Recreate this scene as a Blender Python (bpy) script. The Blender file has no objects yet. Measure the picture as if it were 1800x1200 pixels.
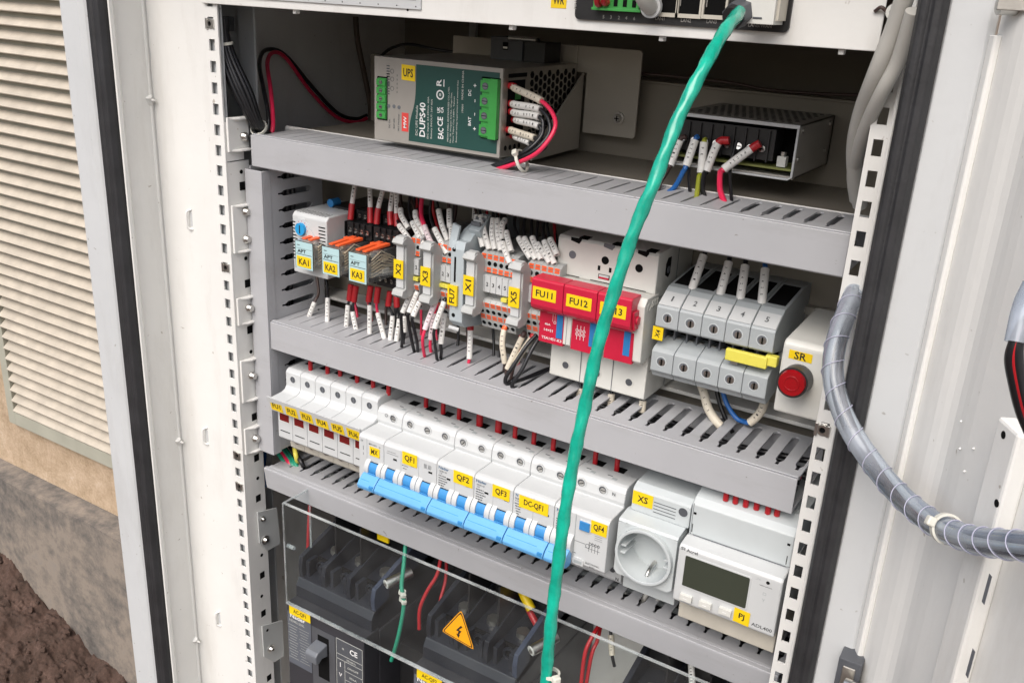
import bpy, math, random
from mathutils import Vector, Matrix
random.seed(7)
PI=math.pi
# ---------------------------------------------------------------- camera, sky, sun (all lengths in mm, 0.001 scene units)
S=0.001
sc=bpy.context.scene; COL=sc.collection
CAM=(611.409,-529.981,48.918); YAW,PIT,ROLL,FPX=-0.540301,-0.357615,0.053499,1624.40
cf=Vector((math.sin(YAW)*math.cos(PIT),math.cos(YAW)*math.cos(PIT),math.sin(PIT)))
cr=cf.cross(Vector((0,0,1))).normalized(); cu=cr.cross(cf)
cr,cu=(math.cos(ROLL)*cr+math.sin(ROLL)*cu),(-math.sin(ROLL)*cr+math.cos(ROLL)*cu)
cd=bpy.data.cameras.new('camera'); cam=bpy.data.objects.new('camera',cd); COL.objects.link(cam)
cd.sensor_width=36; cd.lens=FPX/1800*36; cd.clip_start=.01; cd.clip_end=500
M=Matrix((cr,cu,-cf)).transposed().to_4x4(); M.translation=Vector(CAM)*S; cam.matrix_world=M
sc.camera=cam
sc.view_settings.view_transform='Standard'; sc.view_settings.look='None'; sc.view_settings.gamma=1; sc.view_settings.use_curve_mapping=False
sc.view_settings.exposure=1.08
w=bpy.data.worlds.new('World'); sc.world=w; w.use_nodes=True
SUN_EL,SUN_AZ=math.radians(50),math.radians(176)   # azimuth measured from +Y towards +X
nt=w.node_tree; bg=nt.nodes['Background']; sky=nt.nodes.new('ShaderNodeTexSky'); sky.sky_type='NISHITA'; sky.sun_disc=False
sky.sun_elevation=SUN_EL; sky.sun_rotation=SUN_AZ; sky.air_density=1.0; sky.dust_density=4.5; sky.ozone_density=.9
nt.links.new(sky.outputs[0],bg.inputs[0]); bg.inputs[1].default_value=.075
sd=bpy.data.lights.new('sun','SUN'); sd.energy=1.4; sd.angle=math.radians(55); sd.color=(1,.99,.985)
so=bpy.data.objects.new('sun',sd); COL.objects.link(so)
sv=Vector((math.sin(SUN_AZ)*math.cos(SUN_EL),math.cos(SUN_AZ)*math.cos(SUN_EL),math.sin(SUN_EL)))
so.rotation_euler=sv.to_track_quat('Z','Y').to_euler()
sc.cycles.max_bounces=8; sc.cycles.diffuse_bounces=5; sc.cycles.transparent_max_bounces=12
# ---------------------------------------------------------------- helpers
def ray(px,py): return cf+(px-900)/FPX*cr-(py-600)/FPX*cu
def P(px,py,y):                       # photograph point on the plane of depth y -> scene point (mm)
    d=ray(px,py); return Vector(CAM)+d*((y-CAM[1])/d.y)
def PX(px,py,x):
    d=ray(px,py); return Vector(CAM)+d*((x-CAM[0])/d.x)
def PZ(px,py,z):
    d=ray(px,py); return Vector(CAM)+d*((z-CAM[2])/d.z)
MATS={}
def mat(name,c,rough=.5,metal=0,var=.06,bump=.03,scale=60,spec=.5,coat=0,alpha=1,trans=0,emit=None,specks=None):
    if name in MATS: return MATS[name]
    m=bpy.data.materials.new(name); m.use_nodes=True; n=m.node_tree; b=n.nodes['Principled BSDF']
    b.inputs['Roughness'].default_value=rough; b.inputs['Metallic'].default_value=metal
    b.inputs['Specular IOR Level'].default_value=spec; b.inputs['Coat Weight'].default_value=coat
    b.inputs['Alpha'].default_value=alpha; b.inputs['Transmission Weight'].default_value=trans
    b.inputs['Base Color'].default_value=(*c,1)
    tc=n.nodes.new('ShaderNodeTexCoord')
    if var>0:
        nz=n.nodes.new('ShaderNodeTexNoise'); nz.inputs['Scale'].default_value=scale; nz.inputs['Detail'].default_value=6; nz.inputs['Roughness'].default_value=.65
        n.links.new(tc.outputs['Object'],nz.inputs['Vector'])
        rp=n.nodes.new('ShaderNodeValToRGB'); rp.color_ramp.elements[0].position=.3; rp.color_ramp.elements[1].position=.75
        rp.color_ramp.elements[0].color=(*[x*(1-var) for x in c],1); rp.color_ramp.elements[1].color=(*[min(1,x*(1+var)) for x in c],1)
        n.links.new(nz.outputs['Fac'],rp.inputs[0]); n.links.new(rp.outputs[0],b.inputs['Base Color'])
        if specks:   # small dirt specks and soft streaks of grime
            ns=n.nodes.new('ShaderNodeTexNoise'); ns.inputs['Scale'].default_value=specks[0]; ns.inputs['Detail'].default_value=2
            ng=n.nodes.new('ShaderNodeTexNoise'); ng.inputs['Scale'].default_value=9; ng.inputs['Detail'].default_value=8; ng.inputs['Roughness'].default_value=.7
            mp=n.nodes.new('ShaderNodeMapping'); mp.inputs['Scale'].default_value=specks[2]
            n.links.new(tc.outputs['Object'],ns.inputs['Vector']); n.links.new(tc.outputs['Object'],mp.inputs['Vector']); n.links.new(mp.outputs[0],ng.inputs['Vector'])
            r1=n.nodes.new('ShaderNodeMapRange'); r1.inputs[1].default_value=.735; r1.inputs[2].default_value=.78; r1.inputs[4].default_value=specks[1]
            r2=n.nodes.new('ShaderNodeMapRange'); r2.inputs[1].default_value=.52; r2.inputs[2].default_value=.80; r2.inputs[4].default_value=.30
            n.links.new(ns.outputs['Fac'],r1.inputs[0]); n.links.new(ng.outputs['Fac'],r2.inputs[0])
            ad=n.nodes.new('ShaderNodeMath'); ad.operation='MAXIMUM'; n.links.new(r1.outputs[0],ad.inputs[0]); n.links.new(r2.outputs[0],ad.inputs[1])
            mx=n.nodes.new('ShaderNodeMix'); mx.data_type='RGBA'; mx.inputs[7].default_value=(c[0]*.42,c[1]*.37,c[2]*.31,1)
            n.links.new(ad.outputs[0],mx.inputs[0]); n.links.new(rp.outputs[0],mx.inputs[6]); n.links.new(mx.outputs[2],b.inputs['Base Color'])
        mr=n.nodes.new('ShaderNodeMapRange'); mr.inputs[3].default_value=max(.03,rough-.08); mr.inputs[4].default_value=min(1,rough+.1)
        n.links.new(nz.outputs['Fac'],mr.inputs[0]); n.links.new(mr.outputs[0],b.inputs['Roughness'])
    if bump>0:
        n2=n.nodes.new('ShaderNodeTexNoise'); n2.inputs['Scale'].default_value=scale*14; n2.inputs['Detail'].default_value=3
        n.links.new(tc.outputs['Object'],n2.inputs['Vector'])
        bp=n.nodes.new('ShaderNodeBump'); bp.inputs['Strength'].default_value=bump*4; bp.inputs['Distance'].default_value=.0003
        n.links.new(n2.outputs['Fac'],bp.inputs['Height']); n.links.new(bp.outputs[0],b.inputs['Normal'])
    if emit: b.inputs['Emission Color'].default_value=(*emit[:3],1); b.inputs['Emission Strength'].default_value=emit[3]
    MATS[name]=m; return m
PAINT=mat('cream_powder_paint',(.725,.722,.695),.40,var=.035,bump=.10,scale=14,specks=(170,.7,(2.2,2.2,.5)))
PAINT2=mat('grey_powder_paint',(.53,.545,.55),.40,var=.035,bump=.10,scale=14,specks=(170,.6,(2,2,.5)))
DUCT=mat('grey_pvc',(.40,.405,.42),.40,var=.05,bump=.06,scale=11,specks=(240,.7,(.7,3,4)))
WHITE=mat('white_plastic',(.53,.545,.545),.36,var=.03,bump=.03,scale=50)
OFFW=mat('offwhite_plastic',(.62,.62,.58),.4,var=.05,bump=.04,scale=50)
BEIGE=mat('beige_plastic',(.52,.49,.42),.45,var=.08,scale=60)  # one even beige for port frames, relay insides and lower terminals
LGREY=mat('light_grey_plastic',(.49,.525,.53),.38,var=.03,bump=.03,scale=50)
MGREY=mat('terminal_grey_plastic',(.35,.38,.385),.42,var=.05,bump=.04,scale=70)
TGREY=mat('terminal_block_grey',(.42,.43,.42),.45,var=.06,bump=.04,scale=70)
DGREY=mat('dark_grey_plastic',(.075,.08,.09),.42,var=.1,bump=.06,scale=60)
MIDG=mat('mid_grey_plastic',(.13,.14,.155),.4,var=.08,scale=60)
BLACK=mat('black_plastic',(.014,.014,.015),.38,var=.1,bump=.06,scale=60)
HOLE=mat('dark_recess',(.006,.006,.006),.9,var=0,bump=0,spec=.1)
RUB=mat('black_rubber',(.022,.022,.024),.55,var=.35,bump=.15,scale=45)
RED=mat('red_plastic',(.50,.014,.045),.34,var=.05,scale=60)
DRED=mat('ferrule_red',(.40,.012,.018),.36,var=.08,scale=90)
PINK=mat('red_wire_insulation',(.72,.025,.085),.36,var=.05,scale=90)
BLK=mat('black_wire_insulation',(.012,.012,.014),.32,var=.05,scale=90)
BLUEW=mat('blue_wire_insulation',(.02,.12,.38),.36,var=.05,scale=90)
BROWN=mat('brown_wire_insulation',(.06,.035,.03),.4,var=.05,scale=90)
SLV=mat('white_marker_sleeve',(.72,.71,.68),.45,var=.05,scale=120)
SLVC=mat('yellowed_marker_sleeve',(.66,.60,.49),.48,var=.06,scale=120)
YEL=mat('yellow_label',(.80,.56,.008),.42,var=.05,scale=80)
YELJ=mat('yellow_jumper',(.72,.65,.10),.42,var=.04,scale=80)
INK=mat('black_ink',(.015,.013,.012),.6,var=0,bump=0)
GINK=mat('grey_ink',(.08,.085,.09),.6,var=0,bump=0)
BINK=mat('blue_ink',(.02,.09,.20),.6,var=0,bump=0)
WINK=mat('white_ink',(.75,.75,.74),.6,var=0,bump=0)
ORG=mat('orange_plastic',(.85,.12,.03),.4,var=.05,scale=90)
BLU=mat('bright_blue_plastic',(.12,.36,.66),.32,var=.05,bump=.03,scale=60)
BLUT=mat('blue_transparent_plastic',(.05,.25,.55),.2,var=.08,bump=.02,scale=60)
BLUD=mat('cyan_blue_dial',(.02,.30,.62),.35,var=.03,scale=60)
BLUS=mat('blue_strip',(.02,.17,.42),.5,var=.1,scale=200)
GRNT=mat('green_terminal_plastic',(.045,.30,.06),.38,var=.06,scale=60)
GRNF=mat('dark_green_faceplate',(.012,.060,.050),.45,var=.05,scale=30)
GRNW=mat('green_cable_wrap',(.004,.34,.235),.2,var=.3,bump=.06,scale=70,coat=.3)
GRNI=mat('green_wire_insulation',(.02,.28,.17),.35,var=.1,scale=90)
GYEL=mat('yellow_green_insulation',(.35,.38,.03),.4,var=.1,scale=90)
STEEL=mat('zinc_steel',(.62,.61,.58),.28,metal=1,var=.08,bump=.06,scale=90)
DSTEEL=mat('dull_steel',(.52,.50,.46),.45,metal=1,var=.15,bump=.06,scale=60)
GALV=mat('galvanised_plate',(.58,.60,.59),.45,metal=.3,var=.05,bump=.05,scale=30)
LCD=mat('lcd_glass',(.045,.052,.038),.12,var=.05,bump=0,scale=20)
DKRED=mat('dark_red_window',(.16,.012,.012),.2,var=.05,scale=60)
RLENS=mat('red_lamp_lens',(.30,.003,.007),.12,var=.06,bump=.02,scale=80,coat=.6)
TIE=mat('nylon_tie',(.62,.61,.54),.4,var=.05,scale=90)
CONDG=mat('grey_cable_jacket',(.46,.45,.415),.42,var=.05,scale=40)
RELAYI=mat('relay_internals',(.66,.57,.42),.45,var=.3,bump=.2,scale=180)
LBLUE=mat('pale_blue_label',(.42,.60,.62),.4,var=.03,scale=60)
WARN=mat('orange_warning_label',(.85,.36,.01),.45,var=.03,scale=60)
LPINK=mat('meanwell_red_logo',(.65,.06,.05),.5,var=.04,scale=60)
def clear_mat(name,tint,dens,rough=.08,df_=(.6,.62,.62)):
    m=bpy.data.materials.new(name); m.use_nodes=True; n=m.node_tree; o=n.nodes['Material Output']; n.nodes.remove(n.nodes['Principled BSDF'])
    tr=n.nodes.new('ShaderNodeBsdfTransparent'); tr.inputs[0].default_value=(*tint,1)
    gl=n.nodes.new('ShaderNodeBsdfGlossy'); gl.inputs['Roughness'].default_value=rough; gl.inputs[0].default_value=(.9,.95,1,1)
    df=n.nodes.new('ShaderNodeBsdfDiffuse'); df.inputs[0].default_value=(*df_,1)
    fr=n.nodes.new('ShaderNodeFresnel'); fr.inputs[0].default_value=1.49
    tc=n.nodes.new('ShaderNodeTexCoord'); nz=n.nodes.new('ShaderNodeTexNoise'); nz.inputs['Scale'].default_value=30; nz.inputs['Detail'].default_value=9
    n.links.new(tc.outputs['Object'],nz.inputs['Vector'])
    mr=n.nodes.new('ShaderNodeMapRange'); mr.inputs[1].default_value=.35; mr.inputs[2].default_value=.8; mr.inputs[3].default_value=dens*.4; mr.inputs[4].default_value=dens*1.9
    n.links.new(nz.outputs['Fac'],mr.inputs[0])
    a=n.nodes.new('ShaderNodeMixShader'); n.links.new(mr.outputs[0],a.inputs[0]); n.links.new(tr.outputs[0],a.inputs[1]); n.links.new(df.outputs[0],a.inputs[2])
    b=n.nodes.new('ShaderNodeMixShader'); ge=n.nodes.new('ShaderNodeNewGeometry'); mu=n.nodes.new('ShaderNodeMath'); mu.operation='MULTIPLY_ADD'; mu.inputs[1].default_value=-1; mu.inputs[2].default_value=1; m2=n.nodes.new('ShaderNodeMath'); m2.operation='MULTIPLY'
    n.links.new(ge.outputs['Backfacing'],mu.inputs[0]); n.links.new(mu.outputs[0],m2.inputs[0]); n.links.new(fr.outputs[0],m2.inputs[1]); n.links.new(m2.outputs[0],b.inputs[0]); n.links.new(a.outputs[0],b.inputs[1]); n.links.new(gl.outputs[0],b.inputs[2])
    n.links.new(b.outputs[0],o.inputs[0]); MATS[name]=m; return m
ACR=clear_mat('clear_acrylic',(.95,.97,.97),.014)
EDGE=clear_mat('acrylic_edge',(.9,.93,.93),.42,.25)
CLR=clear_mat('clear_relay_cover',(.9,.9,.88),.08)
SPIR=clear_mat('clear_spiral_wrap',(.68,.73,.80),.36,.10,(.50,.54,.60))

def catmull(pts,n=6):
    pts=[Vector(p) for p in pts]
    if len(pts)<3: return pts
    q=[2*pts[0]-pts[1]]+pts+[2*pts[-1]-pts[-2]]; out=[]
    for i in range(1,len(q)-2):
        a,b,c,d=q[i-1:i+3]
        for k in range(n):
            t=k/n; out.append(.5*((2*b)+(c-a)*t+(2*a-5*b+4*c-d)*t*t+(3*b-a-3*c+d)*t**3))
    out.append(pts[-1]); return out
TEXTC={}
def text_mesh(s):
    if s not in TEXTC:
        cu_=bpy.data.curves.new('t','FONT'); cu_.body=s; cu_.resolution_u=2; cu_.align_x='CENTER'; cu_.align_y='CENTER'; cu_.space_line=1.0; cu_.offset=.018
        o=bpy.data.objects.new('t',cu_); COL.objects.link(o); bpy.context.view_layer.update()
        me=bpy.data.meshes.new_from_object(o.evaluated_get(bpy.context.evaluated_depsgraph_get()))
        vs=[v.co.copy() for v in me.vertices]; fs=[list(p.vertices) for p in me.polygons]
        bpy.data.objects.remove(o); bpy.data.curves.remove(cu_); bpy.data.meshes.remove(me)
        x0=min(v.x for v in vs);x1=max(v.x for v in vs);y0=min(v.y for v in vs);y1=max(v.y for v in vs)
        TEXTC[s]=([((v.x-(x0+x1)/2),(v.y-(y0+y1)/2)) for v in vs],fs,x1-x0,y1-y0)
    return TEXTC[s]
class MB:
    def __init__(s): s.v=[];s.f=[];s.m=[];s.sm=[];s.mats=[]
    def mi(s,m):
        if m not in s.mats: s.mats.append(m)
        return s.mats.index(m)
    def add(s,vs,fs,m,smooth=False):
        o=len(s.v); s.v+= [Vector(v) for v in vs]; k=s.mi(m)
        for f in fs: s.f.append([i+o for i in f]); s.m.append(k); s.sm.append(smooth)
        return s
    def box(s,x0,x1,y0,y1,z0,z1,m):
        if x0>x1:x0,x1=x1,x0
        if y0>y1:y0,y1=y1,y0
        if z0>z1:z0,z1=z1,z0
        return s.add([(x0,y0,z0),(x1,y0,z0),(x1,y1,z0),(x0,y1,z0),(x0,y0,z1),(x1,y0,z1),(x1,y1,z1),(x0,y1,z1)],
          [(0,3,2,1),(4,5,6,7),(0,1,5,4),(1,2,6,5),(2,3,7,6),(3,0,4,7)],m)
    def hexa(s,b,t,m):     # two quads
        return s.add(list(b)+list(t),[(0,3,2,1),(4,5,6,7),(0,1,5,4),(1,2,6,5),(2,3,7,6),(3,0,4,7)],m)
    def prism(s,prof,a,b,axis,m):   # prof 2D polygon extruded along axis ('x': (y,z); 'y': (x,z); 'z': (x,y))
        A=sum(prof[i][0]*prof[(i+1)%len(prof)][1]-prof[(i+1)%len(prof)][0]*prof[i][1] for i in range(len(prof)))
        if A<0: prof=prof[::-1]
        n=len(prof)
        g={'x':lambda p,t:(t,p[0],p[1]),'y':lambda p,t:(p[0],t,p[1]),'z':lambda p,t:(p[0],p[1],t)}[axis]
        lo,hi=min(a,b),max(a,b)
        if axis=='y': lo,hi=hi,lo
        vs=[g(p,lo) for p in prof]+[g(p,hi) for p in prof]
        fs=[tuple(range(n))[::-1],tuple(range(n,2*n))]+[(i,(i+1)%n,n+(i+1)%n,n+i) for i in range(n)]
        return s.add(vs,fs,m)
    def tube(s,pts,r,m,n=10,cap=True,rf=None):
        pts=[Vector(p) for p in pts]; N=len(pts); T=[(pts[min(i+1,N-1)]-pts[max(i-1,0)]).normalized() for i in range(N)]
        u=T[0].orthogonal().normalized(); vs=[]; L=0
        for i in range(N):
            if i: L+=(pts[i]-pts[i-1]).length
            u=(u-T[i]*u.dot(T[i])).normalized(); w_=T[i].cross(u)
            for k in range(n):
                a=2*PI*k/n; rr=r if rf is None else rf(L,a); rr=rr*1.0
                vs.append(pts[i]+(u*math.cos(a)+w_*math.sin(a))*rr)
        fs=[(i*n+k,i*n+(k+1)%n,(i+1)*n+(k+1)%n,(i+1)*n+k) for i in range(N-1) for k in range(n)]
        s.add(vs,fs,m,True)
        if cap: s.add(vs[:n],[tuple(range(n))[::-1]],m); s.add(vs[-n:],[tuple(range(n))],m)
        return s
    def cyl(s,p0,p1,r,m,n=20,r1=None):
        p0,p1=Vector(p0),Vector(p1); t=(p1-p0).normalized(); u=t.orthogonal().normalized(); w_=t.cross(u); r1=r if r1 is None else r1
        vs=[p0+(u*math.cos(2*PI*k/n)+w_*math.sin(2*PI*k/n))*r for k in range(n)]+[p1+(u*math.cos(2*PI*k/n)+w_*math.sin(2*PI*k/n))*r1 for k in range(n)]
        s.add(vs,[(k,(k+1)%n,n+(k+1)%n,n+k) for k in range(n)],m,True)
        s.add(vs[:n],[tuple(range(n))[::-1]],m); s.add(vs[n:],[tuple(range(n))],m); return s
    def ring(s,c,nrm,r0,r1,d,m,n=32):    # annulus with depth d along nrm (from c)
        c=Vector(c); t=Vector(nrm).normalized(); u=t.orthogonal().normalized(); w_=t.cross(u); vs=[]
        for rr,dd in((r0,0),(r1,0),(r1,d),(r0,d)):
            vs+=[c+t*dd+(u*math.cos(2*PI*k/n)+w_*math.sin(2*PI*k/n))*rr for k in range(n)]
        fs=[(j*n+k,j*n+(k+1)%n,((j+1)%4)*n+(k+1)%n,((j+1)%4)*n+k) for j in range(4) for k in range(n)]
        return s.add(vs,fs,m,False)
    def text(s,t,c,h,m,xd=(1,0,0),zd=(0,0,1),w=None,off=0):
        vs,fs,tw,th=text_mesh(t); k=h/th; kx=k if w is None else w/tw
        xd,zd,c=Vector(xd).normalized(),Vector(zd).normalized(),Vector(c); nr=xd.cross(zd)
        return s.add([c+xd*(x*kx)+zd*(y*k)+nr*off for x,y in vs],fs,m)
    def holeplate(s,x0,x1,z0,z1,cx,cz,r,y0,y1,m,n=48):    # front plate with a round hole
        vi=[];vo=[]
        for k in range(n):
            a=2*PI*(k+.5)/n; dx,dz=math.cos(a),math.sin(a)
            vi.append((cx+r*dx,cz+r*dz))
            t=min(((x1-cx)/dx if dx>0 else (x0-cx)/dx) if abs(dx)>1e-6 else 1e9,((z1-cz)/dz if dz>0 else (z0-cz)/dz) if abs(dz)>1e-6 else 1e9)
            vo.append((cx+t*dx,cz+t*dz))
        vs=[(x,y0,z) for x,z in vi]+[(x,y0,z) for x,z in vo]+[(x,y1,z) for x,z in vi]+[(x,y1,z) for x,z in vo]
        fs=[]
        for k in range(n):
            j=(k+1)%n; fs+=[(k,n+k,n+j,j),(2*n+k,2*n+j,3*n+j,3*n+k),(k,j,2*n+j,2*n+k),(n+k,3*n+k,3*n+j,n+j)]
        return s.add(vs,fs,m)
    def build(s,name,parent=None,bev=0,org=None):
        o_=Vector(org) if org is not None else (Vector(parent['_o']) if parent is not None else sum(s.v,Vector())/max(1,len(s.v)))
        me=bpy.data.meshes.new(name); me.from_pydata([(v-o_)*S for v in s.v],[],s.f)
        for m in s.mats: me.materials.append(m)
        me.polygons.foreach_set('material_index',s.m); me.polygons.foreach_set('use_smooth',s.sm); me.update()
        ob=bpy.data.objects.new(name,me); COL.objects.link(ob)
        if parent is not None:
            ob.parent=parent; ob['_o']=parent['_o']
        else:
            ob.location=o_*S; ob['_o']=tuple(o_)
        if bev:
            b=ob.modifiers.new('bevel','BEVEL'); b.width=bev*S; b.segments=2; b.limit_method='ANGLE'; b.angle_limit=math.radians(40); b.harden_normals=False
        return ob
def tag(o,label=None,cat=None,group=None,kind=None):
    if label: o['label']=label
    if cat: o['category']=cat
    if group: o['group']=group
    if kind: o['kind']=kind
    return o
def thing(name,label,cat,loc,group=None):
    o=bpy.data.objects.new(name,None); COL.objects.link(o); o.location=Vector(loc)*S; o['_o']=tuple(loc); o.empty_display_size=.005
    return tag(o,label,cat,group)
def sticker(par,t,x0,x1,z0,z1,y,h=None,m=YEL,name='label',ink=INK,sl=0,w=None,dy=0):
    # thin sticker facing the viewer on plane y ; sl = slope dz/dx ; dy = tilt of the lower edge
    b=MB(); q=lambda x,z,yy:(x,yy+dy*(z1-z)/(z1-z0),z+sl*(x-x0))
    b.hexa([q(x0,z0,y),q(x1,z0,y),q(x1,z0,y+.15),q(x0,z0,y+.15)],[q(x0,z1,y),q(x1,z1,y),q(x1,z1,y+.15),q(x0,z1,y+.15)],m)
    if t:
        h=h or (z1-z0)*.5; W=w or (x1-x0)*.72; _,_,tw,th=text_mesh(t); W=min(W,h/th*tw*1.05)
        b.text(t,((x0+x1)/2,y-.12+dy*.5,(z0+z1)/2+sl*(x1-x0)/2),h,ink,xd=(1,0,sl),zd=(0,-dy/(z1-z0) if dy else 0,1),w=W)
    return b.build(name,par)
# ---------------------------------------------------------------- ground, building wall
def noise_mat(name,cols,scale,rough,bstr,bdist,det=10):
    m=bpy.data.materials.new(name); m.use_nodes=True; n=m.node_tree; b=n.nodes['Principled BSDF']; b.inputs['Roughness'].default_value=rough
    tc=n.nodes.new('ShaderNodeTexCoord'); nz=n.nodes.new('ShaderNodeTexNoise'); nz.inputs['Scale'].default_value=scale; nz.inputs['Detail'].default_value=det; nz.inputs['Roughness'].default_value=.7
    n2=n.nodes.new('ShaderNodeTexNoise'); n2.inputs['Scale'].default_value=scale*9; n2.inputs['Detail'].default_value=8; n2.inputs['Roughness'].default_value=.75
    ad=n.nodes.new('ShaderNodeMath'); ad.operation='MULTIPLY_ADD'; ad.inputs[1].default_value=.55; sc_=n.nodes.new('ShaderNodeMath'); sc_.operation='MULTIPLY'; sc_.inputs[1].default_value=.45
    for q in (nz,n2): n.links.new(tc.outputs['Object'],q.inputs['Vector'])
    n.links.new(n2.outputs['Fac'],sc_.inputs[0]); n.links.new(nz.outputs['Fac'],ad.inputs[0]); n.links.new(sc_.outputs[0],ad.inputs[2])
    rp=n.nodes.new('ShaderNodeValToRGB'); cr_=rp.color_ramp; cr_.elements[0].position=.32; cr_.elements[1].position=.68
    cr_.elements[0].color=(*cols[0],1); cr_.elements[1].color=(*cols[-1],1)
    for i,c in enumerate(cols[1:-1]):
        e=cr_.elements.new(.32+.36*(i+1)/(len(cols)-1)); e.color=(*c,1)
    n.links.new(ad.outputs[0],rp.inputs[0]); n.links.new(rp.outputs[0],b.inputs['Base Color'])
    bp=n.nodes.new('ShaderNodeBump'); bp.inputs['Strength'].default_value=bstr; bp.inputs['Distance'].default_value=bdist
    n.links.new(ad.outputs[0],bp.inputs['Height']); n.links.new(bp.outputs[0],b.inputs['Normal']); MATS[name]=m; return m
STUCCO=noise_mat('sandy_render',[(.16,.11,.065),(.38,.28,.18),(.50,.38,.265),(.60,.50,.39)],17,.9,.9,.005)
CONC=noise_mat('stained_concrete',[(.05,.045,.042),(.13,.118,.106),(.26,.22,.18),(.20,.185,.17)],4,.85,.5,.004)
SOIL=noise_mat('brown_soil',[(.018,.010,.007),(.050,.030,.021),(.085,.050,.037),(.17,.11,.085)],24,.95,.9,.006)
VENT=mat('vent_beige_paint',(.46,.41,.335),.6,var=.16,bump=.1,scale=22)
VENTF=mat('vent_frame_paint',(.36,.355,.29),.6,var=.08,bump=.1,scale=22)
def hn(x,y):
    from mathutils import noise
    v=Vector((x,y,0)); h=0
    for f,a in ((1/260,34),(1/90,20),(1/38,13),(1/16,6),(1/7,2.6)):
        h+=a*(noise.noise(v*f+Vector((3,7,1))*a))
    return h+abs(noise.noise(v/30))*16+9*abs(noise.noise(v/11+Vector((5,5,2))))+6*noise.noise(v/4.5)
g=MB(); g.box(-30000,30000,-30000,30000,-1720,-1560,SOIL); tag(g.build('ground'),'bare brown earth around the cabinet',kind='structure')
def soilz(x,y):   # banked against the concrete plinth
    k=min(1,max(0,(x+1500)/560)); b=-1160-255*k
    return b-(455-y)*.42
nx,ny=300,240; b=MB(); X0,X1,Y0,Y1=-1750,-560,-260,470
b.add([(X0+(X1-X0)*i/nx,Y0+(Y1-Y0)*j/ny,soilz(X0+(X1-X0)*i/nx,Y0+(Y1-Y0)*j/ny)+hn(X0+(X1-X0)*i/nx,Y0+(Y1-Y0)*j/ny)) for j in range(ny+1) for i in range(nx+1)],
  [(j*(nx+1)+i,j*(nx+1)+i+1,(j+1)*(nx+1)+i+1,(j+1)*(nx+1)+i) for j in range(ny) for i in range(nx)],SOIL,True)
tag(b.build('soil'),'clumpy brown soil banked against the concrete plinth',kind='structure')
t=thing('building_wall','sandy beige rendered wall standing behind the open cabinet','wall',(-1200,500,-1000))
MB().box(-6000,5000,500,800,-1560,2600,STUCCO).build('wall_face',t)
t=thing('concrete_plinth','stained grey-brown concrete plinth along the foot of the beige wall','plinth',(-1100,470,-1100))
b=MB(); N=40
for i in range(N):
    xa=-2600+i*70; xb=xa+70; r1=random.uniform(-3,3)
    if i==0: ra=r1
    b.hexa([(xa,449+ra*.5,-1560),(xb,449+r1*.5,-1560),(xb,499.5,-1560),(xa,499.5,-1560)],[(xa,446+ra,-1026+ra*.4),(xb,446+r1,-1026+r1*.4),(xb,499.5,-1024),(xa,499.5,-1024)],CONC); ra=r1
b.build('plinth_body',t)
cl=MB(); rr=random.Random(9)
for i in range(900):
    x=rr.uniform(-1650,-640); y=rr.uniform(-120,440); z=soilz(x,y)+hn(x,y); q=rr.choice((3,4,5,6,8,11))*rr.uniform(.6,1.3)
    vs=[]; ph=rr.uniform(0,6)
    for a in range(3):
        for k in range(6):
            rad=(.75,1,.6)[a]*q*rr.uniform(.75,1.2); an=ph+k*PI/3; vs.append((x+rad*math.cos(an),y+rad*math.sin(an)*.8,z+(-.4,.25,.75)[a]*q*rr.uniform(.8,1.2)))
    cl.add(vs,[(a*6+k,a*6+(k+1)%6,(a+1)*6+(k+1)%6,(a+1)*6+k) for a in range(2) for k in range(6)]+[(12,13,14,15,16,17)],SOIL)
tag(cl.build("soil_clods"),"small clods and stones strewn over the brown soil","clods",kind="stuff")
# vent grille on the wall
t=thing('vent_grille','large beige louvred vent grille set in the rendered wall','vent',(-1130,495,-500))
b=MB(); vx0,vx1,vz0,vz1=-1292,-820,-897,330
b.box(vx0,vx0+24,484,499,vz0,vz1,VENTF); b.box(vx0+24,vx1,484,499,vz0,vz0+31,VENTF)
b.build('frame',t,bev=1)
b=MB(); b.box(vx0+24.5,vx1-1,497,499,vz0+31.5,vz1,VENTF); z=vz0+34
while z<vz1:
    dz=random.uniform(-.6,.6); b.hexa([(vx0+25,482,z+dz),(vx1-2,482,z),(vx1-2,497,z+12),(vx0+25,497,z+12)],[(vx0+25,481.3,z+1.8+dz),(vx1-2,481.3,z+1.8),(vx1-2,496.5,z+15.5),(vx0+25,496.5,z+15.5)],VENT); z+=24.7
b.build('louvre_panel',t)
# ---------------------------------------------------------------- electrical cabinet
cab=thing('electrical_cabinet','open cream outdoor electrical cabinet with black door gaskets and punched mounting rails','cabinet',(250,150,-700))
ZT,ZB=190,-1200
b=MB(); b.box(-134,-90,-36,345,ZB,ZT,PAINT)
b.prism([(-134,-36),(-134,-39),(-131,-42),(-108,-42),(-102,-40),(-97,-36)],ZB,ZT,'z',PAINT2); b.build('left_side_frame',cab,bev=.8)
MB().prism([(-90,-36),(-75,-36),(-73,-39),(-71,-39),(-71,-36),(-75.5,-32),(-77,0),(-77,345),(-90,345)],ZB,ZT,'z',PAINT).build('left_inner_return',cab)
for x0,x1,nm in ((-92,-74,'door_gasket'),(528.6,542,'door_gasket')):
    b=MB(); b.prism([(x0,-37),(x1,-37),(x1,-42),(x1-2,-46),(x0+(x1-x0)*.62,-46.5),(x0+(x1-x0)*.5,-45),(x0+(x1-x0)*.36,-46.5),(x0+2,-46),(x0,-42)],ZB,ZT-20,'z',RUB); b.build(nm,cab,bev=.8)
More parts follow.
